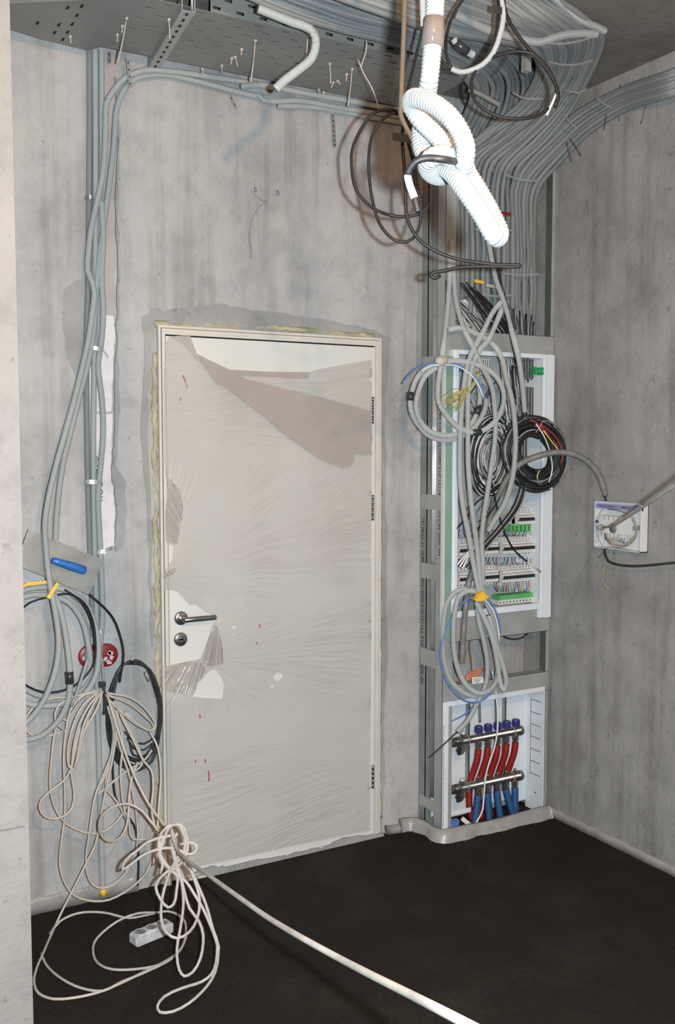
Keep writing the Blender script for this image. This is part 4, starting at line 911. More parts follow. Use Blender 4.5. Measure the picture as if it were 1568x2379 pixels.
cable('cable', [(950, 262, -2.3), (962, 290), (968, 330), (962, 380), (965, 430), (972, 470)], .004, 'blackcable', 'black cable hanging behind the taped lead end', 'cable')
tag(G().box(P(912, 326, -2.26), P(962, 316, -2.285)).obj('cable_tie', M['black']), 'black tie bar crossing the slender hanging conduit', 'tie')
# loops hanging from the ceiling at the upper right
Q = -2.55
cable('cable', [(1084, -30, Q), (1078, -5), (1067, 11), (1051, 37), (1040, 70), (1035, 107), (1038, 134), (1049, 159)], .0042, 'blackcable', 'black cable of the upper right loops curving left into the pale hose end', 'cable')
cable('cable', [(1016, 112, Q), (1022, 135), (1036, 150), (1051, 161)], .0042, 'blackcable', 'short black cable passing from behind the white conduit to the hose end', 'cable')
con([(1160, -40, Q), (1164, -5), (1169, 20), (1169, 45), (1161, 82), (1146, 122), (1121, 150), (1088, 165), (1067, 167), (1049, 160)], 'smooth pale grey hose curving down to an open end at the upper right', Q, mat='conduit_light', r=.0072)
cable('cable', [(1156, -40, Q), (1158, 0), (1158, 30), (1155, 67), (1145, 102), (1129, 130), (1108, 158), (1096, 185), (1096, 212), (1104, 235), (1126, 255), (1161, 271), (1209, 276), (1249, 269), (1275, 253)], .0042, 'blackcable', 'black cable following the pale hose and closing the lower right loop', 'cable', step=.015)
cable('cable', [(1168, -40, Q), (1171, 16), (1185, 54), (1212, 94), (1241, 128), (1270, 161), (1289, 193), (1297, 222), (1289, 249)], .0050, 'blackcable', 'straight black cable running diagonally down the right of the ceiling loops', 'cable')
cable('cable', [(1121, 146, Q), (1140, 134), (1161, 127), (1204, 119), (1236, 125), (1262, 145), (1281, 174), (1293, 205), (1294, 235)], .0048, 'blackcable', 'black cable arching over the top of the lower right loop', 'cable')
cable('cable', [(1270, 268, Q), (1278, 250), (1287, 230), (1292, 218)], .0032, 'whitewire', 'stripped white lead ends at the right of the ceiling loop', 'cable')
tag(G().box(P(1144, 28, Q+.02), P(1174, 19, Q)).obj('cable_tie', M['black']), 'black tie holding the top of the ceiling loops', 'tie')
# ================================================================ CABLES IN THE NICHE
cg = [
 ('long conduit swinging from the upper left of the niche down to the yellow tie', [(1050, 560, .18), (1054, 640, .22), (1059, 697), (1077, 763), (1101, 811), (1119, 850), (1142, 897), (1149, 945), (1151, 990), (1149, 1030), (1142, 1080), (1133, 1140), (1124, 1200), (1119, 1250), (1121, 1310), (1120, 1372)], .0112),
 ('conduit with its cut end on the steel rail, arcing to the right', [(1043, 766, .24), (1065, 762), (1085, 766), (1114, 780), (1142, 798), (1165, 831), (1177, 882), (1190, 933), (1197, 997), (1197, 1048), (1190, 1112), (1172, 1170), (1148, 1210), (1134, 1235)], .0118),
 ('conduit falling from the bundle to an open end with black leads', [(1120, 450, .20), (1128, 520), (1140, 590), (1152, 650), (1172, 706), (1187, 763), (1204, 830), (1214, 900), (1219, 958)], .0118),
 ('left one of two parallel conduits hooking down from the middle of the niche', [(1166, 700, .18), (1158, 708), (1143, 728), (1120, 775), (1098, 815), (1085, 852), (1077, 902), (1070, 984), (1068, 1060), (1069, 1120), (1076, 1180), (1088, 1240), (1100, 1310), (1112, 1372)], .0112),
 ('right one of two parallel conduits hooking down from the middle of the niche', [(1168, 712, .17), (1155, 745), (1137, 785), (1110, 820), (1096, 855), (1088, 907), (1087, 1010), (1088, 1086), (1095, 1170), (1104, 1240), (1112, 1310), (1117, 1372)], .0112),
 ('conduit with a black sleeve running down the left side of the niche', [(1046, 590, .20), (1045, 640), (1043, 675), (1038, 740), (1031, 800), (1024, 850), (1018, 893), (1019, 933), (1037, 964), (1063, 992), (1090, 1003), (1108, 1005), (1130, 996), (1155, 972), (1169, 940), (1170, 912), (1158, 882), (1135, 860), (1100, 845), (1055, 838), (1026, 842)], .0112)]
cob = []
for l, p, r in cg: cob.append(con([(q[0], q[1], .30 if q[1] > 800 else .22) if i else q for i, q in enumerate(p)], l, .22, None, 'conduit_light', r))
sleeve(cob[5], 'sleeve', (1043, 653, .205), (1042, 676, .205), .0135, 'blacktape', .2, 'black joining sleeve')
sleeve(cob[5], 'sleeve', (1096, 1005, .30), (1116, 1004, .30), .0135, 'blacktape', .2, 'black joining sleeve')
k1 = con([(1014, 849, .25), (990, 856), (968, 880), (956, 915), (953, 940), (959, 965), (976, 992), (1001, 1014), (1037, 1022), (1073, 1013), (1100, 994), (1119, 969), (1129, 940), (1128, 926)], 'larger conduit ring on the left edge of the niche with a black tape band', .25, None, 'conduit_light', .0112)
sleeve(k1, 'sleeve', (955, 911), (953, 931), .0130, 'blacktape', .25, 'black tape band')
k2 = con([(1012, 855, .28), (987, 875), (972, 910), (966, 943), (975, 975), (995, 1000), (1030, 1012), (1062, 1008), (1092, 988), (1108, 960), (1115, 925), (1112, 895), (1098, 868), (1075, 850), (1045, 842), (1026, 842)], 'smaller conduit ring nested inside the larger one', .28, None, 'conduit_light', .0108)
sleeve(k2, 'sleeve', (1115, 942), (1106, 963), .0135, 'blacktape', .28, 'black tape band')
cable('cable', [(936, 891, .30), (946, 876), (962, 860), (985, 848), (1010, 842), (1045, 842), (1075, 852), (1100, 872), (1118, 898), (1128, 926)], .0040, 'bluewire', 'blue lead curving over the conduit rings with a bare end at the left', 'cable')
cable('cable', [(980, 862, .31), (1000, 850), (1030, 848), (1060, 850), (1088, 866), (1108, 888), (1124, 925)], .0036, 'whitewire', 'white lead running beside the blue one over the rings', 'cable')
# masking tape ball
tq_ = P(1026, 838, .31); bm = bmesh.new(); bmesh.ops.create_icosphere(bm, subdivisions=3, radius=1)
g = G(); V = []
for v in bm.verts:
    k = 1+.25*noise.noise(v.co*2.2); V.append(tq_+Vector((v.co.x*.027*k, v.co.y*.018*k, v.co.z*.020*k)))
g.add(V, [tuple(q.index for q in f_.verts) for f_ in bm.faces]); bm.free(); tag(g.obj('tape_wrap', M['tape'], smooth=True), 'crumpled beige masking tape binding the conduit rings together', 'tape')
# yellow-green wire brush
yb = empty('earth_wires', P(1108, 900, .30), 'spray of yellow-green earth wires fanning out in front of the rings', 'wire bundle')
rr = random.Random(3)
for k in range(22):
    t = k/21; x2 = 1022+t*45+rr.uniform(-4, 4); y2 = 925+t*35+rr.uniform(-8, 8)
    cable('wire', [(1112+rr.uniform(-4, 4), 862, .29), (1106+rr.uniform(-4, 4), 884), (1088+rr.uniform(-6, 6), 900+t*10), (1062+t*18+rr.uniform(-5, 5), 908+t*20+rr.uniform(-5, 5), .32), (x2, y2, .33)], .0014, 'yg', parent=yb, sides=5)
# metal flexible hose to the box on the right wall
con([(1406, 1153, .46), (1401, 1130), (1388, 1098), (1362, 1070), (1328, 1054), (1290, 1051, .38), (1252, 1059, .35), (1208, 1078, .31), (1178, 1112, .25), (1158, 1152, .22), (1142, 1196), (1128, 1245), (1108, 1300), (1090, 1350), (1083, 1400), (1078, 1450), (1073, 1540)], 'metallic grey flexible hose arching from the niche to the box on the right wall', .30, None, 'metal_flex', .0135, rib=.007)
# wire coils
def wirecoil(nm, label, cx, cy, rx, ry, n, mats, o, seed, tilt=0, thick=.35, r=.0022):
    t = empty(nm, P(cx, cy+ry, o), label, 'wire coil'); rr = random.Random(seed)
    for k in range(n):
        kx = 1-thick*rr.random(); ox, oy = rr.uniform(-6, 6), rr.uniform(-7, 7); od = o+rr.uniform(-.03, .03); st = rr.uniform(0, 6.28); pts = []
        for i in range(15):
            a = st+2*math.pi*i/14*.98; x = math.cos(a)*rx*kx; y = math.sin(a)*ry*kx; c, s = math.cos(tilt), math.sin(tilt)
            pts.append((cx+ox+x*c-y*s, cy+oy+x*s+y*c, od+.008*math.sin(a*2+k)))
        cable('strand', pts, r, mats[k % len(mats)], parent=t, sides=6, step=.03)
    return t
wirecoil('wire_coil', 'big coil of mostly black leads hanging at the right edge of the cabinet', 1242, 1054, 72, 86, 56, ['black', 'black', 'blackcable', 'black', 'black', 'blackcable', 'black', 'greywire'], .26, 1, -.25, .50, .0034)
wirecoil('wire_coil', 'mixed white and black wire coil in the middle of the cabinet behind the conduits', 1138, 1060, 47, 96, 52, ['whitewire', 'greywire', 'black', 'whitewire', 'blackcable', 'greywire', 'black'], .17, 2, .1, .62, .0024)
for (pth, mt, l) in (([(1245, 985), (1262, 1010), (1276, 1045), (1283, 1090), (1275, 1120)], 'whitewire', 'white lead standing out on the black coil'), ([(1232, 975), (1256, 990), (1275, 1015)], 'redwire', 'red lead at the top of the black coil'), ([(1262, 1000), (1285, 1030), (1300, 1050)], 'yellow', 'yellow marked lead on the black coil'), ([(1255, 985), (1290, 1015), (1306, 1050), (1303, 1080)], 'redwire', 'red lead on the outer rim of the black coil'), ([(1250, 1120), (1248, 1105), (1254, 1092)], 'yg', 'yellow twist of wire tied round the bottom of the black coil')):
    cable('wire', [(x, y, .325) for x, y in pth], .0028, mt, l, 'wire')
cable('string', [(1300, 995, .34), (1280, 980), (1262, 978), (1255, 990), (1245, 1005)], .0014, 'cream', 'frayed pale string tied on the top of the black coil', 'string', sides=5)
# loose leads
rr = random.Random(21)
def leads(n, top, bot, o0, o1, mats, label, group, r=.0026, sway=8):
    for k in range(n):
        t = k/max(1, n-1); a = [p_+(q_-p_)*t for p_, q_ in zip(top[0], top[1])]; b = [p_+(q_-p_)*t for p_, q_ in zip(bot[0], bot[1])]
        m1 = (a[0]*.65+b[0]*.35+rr.uniform(-sway, sway), a[1]*.65+b[1]*.35); m2 = (a[0]*.3+b[0]*.7+rr.uniform(-sway, sway), a[1]*.3+b[1]*.7)
        cable('wire', [(a[0]+rr.uniform(-3, 3), a[1]+rr.uniform(-10, 10), o0), (*m1, (o0+o1)/2), (*m2, (o0+o1)/2), (b[0]+rr.uniform(-3, 3), b[1]+rr.uniform(-10, 10), o1)], r, mats[k % len(mats)], label, 'wire', group, sides=6)
leads(34, ((1040, 690), (1085, 700)), ((1120, 822), (1222, 800)), .09, .10, ['greywire', 'whitewire', 'greywire', 'black'], 'thin grey or white wire slanting from the conduit ends into the cabinet top', 'thin wires slanting into the cabinet top', .0024, 6)
leads(6, ((1070, 660), (1105, 665)), ((1165, 790), (1210, 800)), .16, .12, ['black', 'blackcable'], 'thick black lead slanting from the conduit ends toward the cabinet', 'thick black leads above the cabinet', .0050, 5)
leads(10, ((1190, 720), (1240, 740)), ((1200, 830), (1245, 835)), .09, .10, ['blackcable', 'greywire', 'black'], 'dark wire dropping behind the steel rail at the right of the niche', 'dark wires dropping behind the right end of the rail', .0030, 5)
leads(18, ((1160, 840), (1195, 840)), ((1180, 1000), (1218, 1000)), .13, .16, ['whitewire', 'greywire', 'black'], 'pale wire hanging inside the cabinet between the conduits', 'pale wires hanging inside the cabinet', .0022, 5)
leads(7, ((1196, 836), (1232, 836)), ((1190, 980), (1235, 880)), .10, .12, ['black', 'blackcable'], 'black wire hanging inside the upper right of the cabinet', 'black wires in the upper right of the cabinet', .0034, 3)
leads(5, ((1128, 530), (1140, 545)), ((1200, 850), (1212, 850)), .21, .22, ['blackcable', 'black'], 'black cable running down just behind the open-ended conduit', 'black cables beside the open-ended conduit', .0040, 3)
leads(6, ((1190, 850), (1200, 860)), ((1208, 1080), (1216, 1080)), .20, .24, ['blackcable', 'greywire'], 'dark cable falling between the two coils', 'dark cables falling between the coils', .0034, 5)
for k in range(5):
    cable('cable', [(1216+k*2.5, 955, .24), (1216+k*2, 1040), (1213+k*3, 1110), (1196+k*4, 1170), (1160+k*4, 1222), (1128+k*4, 1258), (1098+k*5, 1285+k*2), (1072+k*6, 1310+k*4)], .0030, ['blackcable', 'greywire', 'black'][k % 3], 'dark cable curving down left from the open conduit end to the breakers', 'cable', 'dark cables curving down left to the breakers')
for k in range(3):
    cable('cable', [(1108+k*4, 1262-k*3, .27), (1085+k*4, 1285), (1062+k*6, 1312+k*5)], .0038, 'whitewire', 'white sheathed lead end over the left breakers', 'cable', 'white lead ends over the left breakers')
bl = cable('cable', [(1138, 1100, .24), (1148, 1150), (1162, 1205), (1176, 1245), (1195, 1278), (1225, 1305), (1256, 1328)], .0036, 'blackcable', 'black cable crossing the right breakers down to a brown tip', 'cable')
sleeve(bl, 'stripped_end', (1225, 1306, .25), (1256, 1329, .25), .0034, 'whitewire', .25, 'white and brown stripped end')
cable('cable', [(1160, 1125, .22), (1130, 1150), (1105, 1170), (1085, 1200), (1062, 1228)], .0032, 'blackcable', 'black lead slanting down left below the mixed coil', 'cable')
cable('cable', [(1175, 1120, .23), (1150, 1175), (1120, 1215), (1100, 1245)], .0032, 'blackcable', 'second black lead slanting below the mixed coil', 'cable')
leads(16, ((1065, 880), (1230, 900)), ((1090, 985), (1200, 1010)), .11, .15, ['blackcable', 'greywire', 'whitewire', 'black'], 'loose wire strung across the cabinet above the coils', 'loose wires above the coils', .0020, 22)
leads(8, ((1095, 1120), (1170, 1130)), ((1075, 1200), (1120, 1215)), .12, .13, ['black', 'greywire'], 'loose dark wire below the mixed coil', 'loose dark wires below the mixed coil', .0022, 14)
# small jumpers between breaker rows
for (xa, xb, y, mats_) in ((1068, 1250, 1238, ['brownwire', 'bluewire', 'black', 'bluewire', 'orange']), (1068, 1250, 1303, ['redwire', 'whitewire', 'bluewire', 'black', 'brownwire']), (1150, 1250, 1362, ['bluewire', 'redwire', 'yg', 'whitewire', 'yg'])):
    for k in range(22):
        x = xa+(xb-xa)*k/21; h = 8 if y != 1362 else 12
        cable('wire', [(x, y-h, .12), (x+rr.uniform(-3, 3), y, .14), (x+rr.uniform(-6, 6), y+h, .12)], .0017, mats_[k % 5], 'short coloured jumper wire %s' % {1238: 'above the middle breaker row', 1303: 'between the middle and lowest breaker rows', 1362: 'between the lowest breakers and the green terminal bar'}[y], 'wire', {1238: 'jumpers above the middle row', 1303: 'jumpers between the rows', 1362: 'jumpers above the terminal bar'}[y], sides=5)
# ---------------------------------------------------------------- lower hank under the yellow tie
lw = [
 ('leftmost big loop of conduit hanging from the yellow tie', [(1116, 1374, .22), (1090, 1368), (1060, 1374), (1040, 1398), (1031, 1440), (1029, 1490), (1033, 1540), (1050, 1585), (1080, 1610), (1112, 1618), (1142, 1605), (1158, 1565), (1158, 1510), (1148, 1450), (1132, 1405), (1118, 1385)], 'conduit'),
 ('inner loop of conduit hanging from the yellow tie', [(1118, 1378, .26), (1092, 1372), (1068, 1384), (1057, 1420), (1053, 1470), (1056, 1520), (1070, 1570), (1095, 1603), (1125, 1610), (1148, 1592), (1160, 1550), (1150, 1480), (1135, 1430)], 'conduit'),
 ('conduit loop hanging furthest right from the yellow tie', [(1106, 1398, .27), (1122, 1430), (1142, 1475), (1160, 1520), (1172, 1560), (1176, 1590), (1170, 1602), (1163, 1590), (1156, 1545), (1148, 1500), (1135, 1455)], 'conduit_light'),
 ('straight piece of conduit in the middle of the lower hank', [(1108, 1400, .24), (1112, 1440), (1124, 1490), (1132, 1540), (1128, 1590), (1108, 1635), (1086, 1675), (1063, 1700)], 'conduit_light')]
for l, p, mt in lw: con(p, l, .24, None, mt, .0108)
cable('cable', [(1100, 1382, .25), (1070, 1405), (1045, 1445), (1028, 1490), (1024, 1530), (1033, 1575), (1055, 1610), (1085, 1630), (1115, 1630), (1138, 1612), (1150, 1580), (1152, 1530), (1140, 1480)], .0036, 'bluewire', 'blue wire looping along the outside of the lower hank', 'cable')
cable('cable', [(1122, 1385, .28), (1142, 1402), (1155, 1428), (1162, 1455), (1162, 1470)], .0036, 'bluewire', 'short blue wire to the right of the yellow tie', 'cable')
cable('cable', [(1118, 1388, .29), (1135, 1402), (1148, 1425), (1156, 1452), (1160, 1490)], .0036, 'whitewire', 'short white wire to the right of the yellow tie', 'cable')
cable('cable', [(1066, 1697, .24), (1050, 1712), (1025, 1735), (997, 1760)], .0026, 'blackcable', 'thin black lead sticking out left from the lowest conduit end', 'cable')
cable('cable', [(1100, 1640, .22), (1080, 1660), (1050, 1675)], .0032, 'bluewire', 'blue-grey wires fanning left above the manifold cabinet', 'cable')
g = G(); rr = random.Random(8)
q = [(1100, 1392), (1112, 1388), (1122, 1368), (1128, 1382), (1137, 1386), (1130, 1393), (1120, 1397), (1106, 1397)]
g.prism([P(x, y, .30) for x, y in q], (0, .03, 0)); tag(g.obj('tape_tie', M['yellow']), 'yellow tape tying the top of the lower conduit hank', 'tie')
for k in range(7):
    cable('wire', [(1082, 1590-k*3, .13), (1095, 1578-k*3), (1110, 1568-k*2), (1122, 1560-k)], .0022, 'orange', 'orange wire curving behind the lower hank', 'wire', 'orange wires behind the lower hank')
cable('cable', [(1097, 1582, .10), (1094, 1530), (1090, 1500), (1098, 1478), (1108, 1474), (1116, 1490), (1124, 1525), (1130, 1560)], .0030, 'brownwire', 'brown and black lead looped in the gap below the breaker cabinet', 'cable')
cable('cable', [(1158, 1470, .12), (1175, 1481), (1200, 1485), (1222, 1476), (1231, 1455)], .0036, 'black', 'black cable sagging under the steel rail below the cabinet', 'cable')
G0 = G().prism([P(1096, 1574, .285), P(1122, 1572, .285), P(1123, 1586, .285), P(1097, 1589, .285)], (0, -.001, 0))
for k, (x0, x1) in enumerate(((1099, 1119), (1100, 1116), (1104, 1112))):
    G0.prism([P(x0, 1577.5+k*3.8, .2862), P(x1, 1576.5+k*3.8, .2862), P(x1, 1577.7+k*3.8, .2862), P(x0, 1578.7+k*3.8, .2862)], (0, -.0005, 0), 1)
tag(G0.obj('paper_tag', M['tag'], mats=[M['printing']]), 'small white printed tag hanging on the lower conduit hank', 'label')
# blue small box behind
tag(G().box(P(1086, 1402, .15), P(1106, 1386, .12)).obj('terminal_box', M['bluewire']), 'small blue terminal box behind the top of the lower hank', 'terminal box')
# ================================================================ MANIFOLD CABINET
zt = (zof(1028, 1628, D)+zof(1268, 1597, D))/2; mx0 = P(1028, 1700, D+.004).x; mx1 = XR-.0215
mc = empty('manifold_cabinet', ((mx0+mx1)/2, -D, 0), 'white steel heating manifold cabinet set in the lower part of the stud frame', 'manifold cabinet')
yf = -D-.006; yb = -.055; g = G(); sd = .030
g.box((mx0, yf, 0), (mx0+sd, yf+.0015, zt)).box((mx1-.008, yf, 0), (mx1, yf+.0015, zt)).box((mx0+sd, yf, zt-.020), (mx1-.008, yf+.0015, zt))
g.box((mx0+sd-.002, yf+.002, 0), (mx0+sd-.001, yf+.02, zt-.003)).box((mx0+.04, yf+.002, zt-.002), (mx1-.001, yb, zt-.0005)).box((mx0+.002, yf+.0025, 0), (mx0+.0035, yf+.03, zt-.003))
g.obj('frame', M['white'], mc)
g = G().box((mx1-.0015, yf, 0), (mx1, yb, zt)); ns = 7
g.obj('side_panel', M['white'], mc)
g = G().box((mx0+.03, yb, .05), (mx1-.05, yb+.0015, zt)).box((mx1-.05, yb, .03), (mx1, yb+.0015, zt)); g.obj('back_panel', M['white'], mc)
g = G()
zs = [zof(1250, y, D-.03) for y in (1631, 1660, 1688, 1717, 1746, 1774, 1803)]
for z in zs: g.box((mx1-.0022, -D+.02, z-.0012), (mx1-.0014, yb-.03, z+.0012))
g.box((mx1-.0022, yb-.032, zs[-1]), (mx1-.0014, yb-.030, zs[0]))
for k in range(8):
    z0 = zt-.10-k*.055; g.box((mx0+.004, yf-.0006, z0-.048), (mx0+.0055, yf, z0)); g.box((mx0-.0006, yf, z0-.0015), (mx0+.006, yf-.0006, z0))
g.cyl((mx1-.002, -D+.05, .085), (mx1-.001, -D+.05, .085), .004, 10)
g.obj('slot', M['gap'], mc)
G().box((mx0+.02, yf+.012, .085), (mx0+.16, yf+.0135, .105)).obj('kick_plate', M['white'], mc)
# vertical mounting rails
for x, l in ((1092, 0), (1176, 0)):
    c = P(x, 1750, .085); g = G().box((c.x-.007, -.075, .10), (c.x+.007, -.06, zt-.02)); g.box((c.x-.002, -.0756, .10), (c.x+.002, -.075, zt-.02), 1)
    g.obj('mounting_rail', M['galvdark'], mc, mats=[M['gap']])
def manifold(xl_, yl_, xr_, yr_, caps, label):
    a = P(xl_, yl_, .12); b = P(xr_, yr_, .12); z = (a.z+b.z)/2; x0, x1 = a.x, b.x
    t = empty('heating_manifold', ((x0+x1)/2, -.12, z), label, 'manifold'); r = .0172
    G().cyl((x0+.055, -.12, z), (x1, -.12, z), r, 20, prof=[(0, r), (.93, r), (.94, r*1.35), (.99, r*1.35), (1, r*.9)]).obj('bar', M['nickel'], t, True)
    g = G().cyl((x0, -.12, z), (x0+.06, -.12, z), r, 8, prof=[(0, .013), (.05, .021), (.3, .021), (.32, .013), (.5, .013), (.52, .022), (.75, .022), (.77, .015), (1, .015)])
    g.cyl((x0+.01, -.145, z), (x0+.01, -.10, z), .010, 10); g.obj('ball_valve', M['nickel'], t)
    g = G().box((x0-.004, -.158, z-.006), (x0+.030, -.150, z+.010)).box((x0+.012, -.158, z-.045), (x0+.026, -.150, z-.006)); g.obj('valve_lever', M['black'], t)
    g = G().cyl((x0+.062, -.12, z), (x0+.062, -.12, z-.045), .012, 8).cyl((x0+.045, -.14, z-.04), (x0+.045, -.11, z-.04), .012, 8).cyl((x0+.062, -.12, z), (x0+.062, -.12, z+.03), .013, 8); g.obj('drain_valve', M['nickel'], t)
    g = G().cyl((x0+.064, -.12, z+.028), (x0+.064, -.12, z+.040), .009, 12); g.obj('vent_cap', M['whitepl'], t, True)
    X = []
    for k in range(5):
        x = P((1112, 1134, 1156, 1177, 1198)[k], 1700, .12).x; X.append(x)
        g = G().cyl((x, -.12, z), (x, -.12, z+.026), .011, 10); g.cyl((x, -.12, z), (x, -.12, z-.052), .012, 8, prof=[(0, .010), (.35, .010), (.37, .0145), (.8, .0145), (.82, .010), (1, .010)]); g.obj('outlet', M['nickel'], t)
        if caps:
            g = G(); n = 20; V = []
            c0 = Vector((x, -.12, z+.024))
            g.cyl(c0, c0+Vector((0, 0, .030)), .017, 20, prof=[(0, .0165), (.15, .0172), (.85, .0172), (1, .0155)])
            for i in range(20):
                an = 2*math.pi*i/20; q = c0+Vector((math.cos(an)*.0172, math.sin(an)*.0172, .003)); g.box(q-Vector((.0008, .0008, 0)), q+Vector((.0008, .0008, .022)))
            g.obj('valve_cap', M['bluecap'], t)
        else: G().cyl((x, -.12, z+.024), (x, -.12, z+.036), .006, 10).obj('gauge_pin', M['nickel'], t, True)
    for x in (x0+.085, X[4]-.018):
        ring = [Vector((x, -.12+math.cos(a)*(r+.004), z+math.sin(a)*(r+.004))) for a in [i*math.pi/8 for i in range(17)]]
        v, f, uv = tube_geo(ring, .0028, 6); mk('clamp_ring', v, f, M['galvdark'], t, uv, True)
    return X, z
XT, z1_ = manifold(1048, 1724, 1212, 1698, True, 'upper brass heating manifold with five blue caps')
XB, z2_ = manifold(1046, 1836, 1212, 1800, False, 'lower brass heating manifold feeding the blue pipes')
names_ = ['leftmost', 'second from left', 'middle', 'second from right', 'rightmost']
for k in range(5):
    x = XT[k]; dx = [-.02, -.035, -.035, -.02, .012][k]
    p = spline([Vector((x, -.12, z1_-.050)), Vector((x-.004, -.116, z1_-.10)), Vector((x-.012, -.098, z1_-.16)), Vector((x-.020, -.088, z2_)), Vector((x-.024, -.088, z2_*.6)), Vector((x-.02+(.02 if k == 4 else 0), -.09, z2_*.3)), Vector((x-.008+(.05 if k == 4 else 0), -.095, .005))], .02)
    v, f, uv = tube_geo(p, .0146, 14); tag(mk('heating_pipe', v, f, M['redpipe'], None, uv, True), 'red sleeved heating pipe, %s of five under the upper manifold' % names_[k], 'pipe', 'red heating pipes')
    x = XB[k]; dx = [-.03, 0, .01, .035, -.01][k]
    p = spline([Vector((x, -.12, z2_-.050)), Vector((x+dx*.25, -.124, z2_*.5)), Vector((x+dx, -.135, .004))], .02)
    v, f, uv = tube_geo(p, .0156, 14); tag(mk('heating_pipe', v, f, M['bluepipe'], None, uv, True), 'blue sleeved heating pipe, %s of five under the lower manifold' % names_[k], 'pipe', 'blue heating pipes')
cable('cable', [(1143, 1560, .24), (1150, 1590, .20), (1153, 1620, .19), (1156, 1660), (1155, 1700), (1149, 1735), (1137, 1770), (1128, 1805), (1124, 1850), (1120, 1885), (1110, 1905), (1100, 1922)], .0038, 'whitewire', 'thin white cable hanging down in front of the heating manifolds', 'cable', o=.19)
for (x, y0, y1, m_, l) in ((1113, 1612, 1678, 'metal_flex', 'short grey cable end hanging at the top of the manifold cabinet'), (1151, 1612, 1690, 'plastgrey', 'dark grey cable hanging behind the middle blue cap')):
    cable('cable', [(x, y0, .10), (x+1, (y0+y1)/2), (x+2, y1)], .0055, m_, l, 'cable', o=.10)
g = G().prism([P(1070, 1905, .17), P(1076, 1897, .17), P(1094, 1912, .17), P(1088, 1920, .17)], (0, .001, 0)); tag(g.obj('paper_tag', M['tag']), 'small white tag lying at the bottom of the manifold cabinet', 'label')
tag(G().box(P(1050, 1908, .14), P(1060, 1922, .12)).obj('plastic_bag', M['bluewire']), 'scrap of blue plastic in the bottom left of the manifold cabinet', 'plastic scrap')
# foam strip wrapped round the foot of the niche
def foamstrip(name, pts, h, th, seed):
    p = spline([Vector((a, b, 0)) for a, b in pts], .02); rr = random.Random(seed); V = []; Fc = []; n = len(p)
    for i, q in enumerate(p):
        T = (p[min(i+1, n-1)]-p[max(0, i-1)]).normalized(); nr = Vector((T.y, -T.x, 0)); k = 1+noise.noise(q*14)*.5; hh = h*(1+.25*noise.noise(q*9))
        V += [q+nr*th*1.5*k, q+nr*th*1.1*k+Vector((0, 0, hh*.5)), q+nr*th*.7+Vector((0, 0, hh)), q+Vector((0, 0, hh*1.02)), q]
    for i in range(n-1):
        for k in range(4): Fc.append((i*5+k, (i+1)*5+k, (i+1)*5+k+1, i*5+k+1))
    Fc += [(4, 3, 2, 1, 0), tuple((n-1)*5+k for k in range(5))]
    o = mk(name, V, Fc, M['ptfe'], None, None, True); o['kind'] = 'structure'
foamstrip('trim_10', [(1.06, -.004), (1.10, -.01), (1.135, -.03), (1.15, -.09), (1.155, -.16), (1.17, -.195), (1.22, -.20), (1.4, -.20), (1.6, -.20), (1.735, -.20)], .048, .022, 3)
# ================================================================ SOCKET PLATE / OPEN BOX ON THE RIGHT WALL
XW = XR; xf = XR-.042
TLb = PX(1381, 1166, xf); BRb = PX(1487, 1278, xf); ya, yb_ = TLb.y, BRb.y; zt_, zb_ = (PX(1381, 1166, xf).z+PX(1487, 1168, xf).z)/2, (PX(1381, 1274, xf).z+PX(1487, 1281, xf).z)/2
jb = empty('junction_box', (XR, (ya+yb_)/2, zb_), 'open square white junction box full of curled wires on the right wall', 'junction box'); th = .003
g = G().box((xf, ya-th, zb_), (XR, ya, zt_)).box((xf, yb_, zb_), (XR, yb_+th, zt_)).box((xf, ya, zb_), (XR, yb_, zb_+th)).box((xf, ya, zt_-th), (XR, yb_, zt_)).box((XR-.003, ya, zb_), (XR, yb_, zt_))
g.obj('housing', M['whitepl'], jb)
h = zt_-zb_; w_ = yb_-ya
def jp(u, v, d=.0): return Vector((xf+d, ya+(yb_-ya)*u, zt_-h*v))
g = G().box(jp(0, .06, .004), jp(1, .15, .012)); g.obj('label_strip', M['lilac'], jb)
g = G()
for (u0, u1) in ((.12, .36), (.60, .74)):
    for i in range(6): c = jp(u0+(u1-u0)*i/5, .10, .002); g.cyl(c, c+Vector((.004, 0, 0)), .0035, 8)
g.obj('terminal_screw', M['nickel'], jb)
g = G().box(jp(.10, .30, -.004), jp(.82, .66, .03)).box(jp(.14, .66, .004), jp(.62, .74, .03)); 
for i in range(5): g.box(jp(.14+.1*i, .30, -.0048), jp(.145+.1*i, .38, -.004), 1); g.box(jp(.16+.09*i, .67, .0032), jp(.165+.09*i, .74, .004), 1)
g.obj('socket_module', M['whitepl'], jb, mats=[M['gap']])
c = jp(.44, .55, -.005); G().cyl(c, c+Vector((.004, 0, 0)), .020, 24).obj('socket_well', M['plastgrey'], jb, True)
g = G().cyl(jp(.88, .5, -.003), jp(.88, .5, .02), .010, 8); g.obj('knock_out', M['galvdark'], jb)
rr = random.Random(4)
for k, (mt) in enumerate(['brownwire', 'yg', 'brownwire', 'greywire', 'cream', 'bluewire', 'yg', 'greywire']):
    a = k*.012; pts = [jp(.25+a, .16, .01), jp(.62+a, .20, .002), jp(.90+a*.4, .42, -.004), jp(.93-a*.5, .66, -.004), jp(.72, .90-a, -.006), jp(.45, .92-a*2, -.006), jp(.27+a, .78, -.002), jp(.22+a, .68, .004)]
    if k % 2: pts = pts[:5]+[jp(.80-.05*k, .80, .002)]
    v, f, uv = tube_geo(spline(pts, .01), .0018, 6); mk('wire', v, f, M[mt], jb, uv, True)
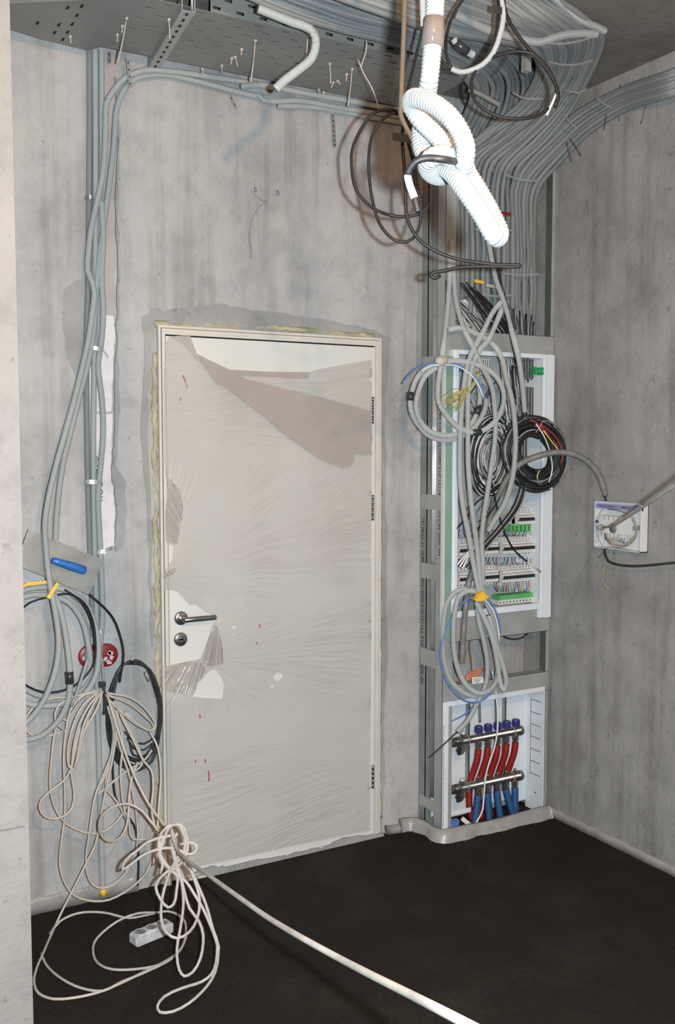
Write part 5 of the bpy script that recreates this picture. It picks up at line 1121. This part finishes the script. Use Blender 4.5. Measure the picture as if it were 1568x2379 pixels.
for k in range(7):
    u0 = .22+.09*k; pts = [jp(u0, .73, .01), jp(u0+.01, .80, .004), jp(u0+.05, .82, .004), jp(u0+.06, .74, .01)]
    v, f, uv = tube_geo(spline(pts, .01), .0016, 6); mk('jumper', v, f, M[['bluewire', 'whitewire', 'yg', 'greywire'][k % 4]], jb, uv, True)
pts = [jp(.20, .12, .01), jp(.10, .30, .0), jp(.06, .50, -.004), jp(.10, .75, -.004), jp(.20, .94, -.002), jp(.24, 1.02, -.002)]
v, f, uv = tube_geo(spline(pts, .01), .0020, 6); mk('wire', v, f, M['greywire'], jb, uv, True)
G().cyl(jp(.06, .44, -.004), jp(.12, .44, -.004), .005, 8).obj('connector', M['bluecap'], jb)
def xcab(pts, r, mt, l, cat='cable'):
    v, f, uv = tube_geo(spline(pts, .015), r, 8); return tag(mk('cable' if cat == 'cable' else 'wire', v, f, M[mt], None, uv, True), l, cat)
e1 = PX(1406, 1150, xf+.02)
xcab([PX(1405, 1152, XR-.03), PX(1407, 1160, XR-.032), jp(.24, -.02, .006)], .004, 'black', 'short black cable stub between the metallic hose and the white box')
pl_ = jp(.22, .56, -.012)
G().cyl(jp(.22, .56, -.006), jp(.20, .55, -.03), .013, 14, prof=[(0, .013), (.5, .013), (1, .006)]).obj('plug', M['greywire'], None, True)
tag(bpy.data.objects['plug'], 'grey round plug pushed into the box on the right wall', 'plug')
xcab([pl_, P(1432, 1217, -2.95, 0, False), P(1470, 1193, -2.6, 0, False), P(1520, 1160, -2.2, 0, False), P(1568, 1128, -1.95, 0, False), P(1640, 1080, -1.7, 0, False)], .0040, 'creamdirty', 'taut pale cable running from the wall box out of the right edge')
xcab([PX(1404, 1276, xf+.01), PX(1406, 1288, xf-.01), PX(1412, 1302, xf-.012), PX(1432, 1311, xf-.012), PX(1465, 1315, xf-.012), PX(1500, 1314, xf-.012), PX(1540, 1310, xf-.012), PX(1600, 1304, xf-.012)], .0052, 'black', 'black cable sagging from under the white box to the right edge')
xcab([PX(1405, 1276, xf+.01), PX(1406, 1300, xf+.01), PX(1401, 1330, xf+.02), PX(1399, 1346, xf+.02), PX(1405, 1360, xf+.02), PX(1416, 1369, xf+.02)], .0018, 'yg', 'yellow-green wire end dangling below the white box', 'wire')
xcab([PX(1405, 1278, xf+.01), PX(1400, 1286, xf+.005), PX(1390, 1294, xf+.005)], .0022, 'brownwire', 'short brown wire end poking out below the white box', 'wire')
xcab([PX(1432, 1250, xf-.01), PX(1422, 1263, xf-.015), PX(1410, 1275, xf-.012)], .0020, 'cream', 'short pale wire end crossing the bottom of the white box', 'wire')
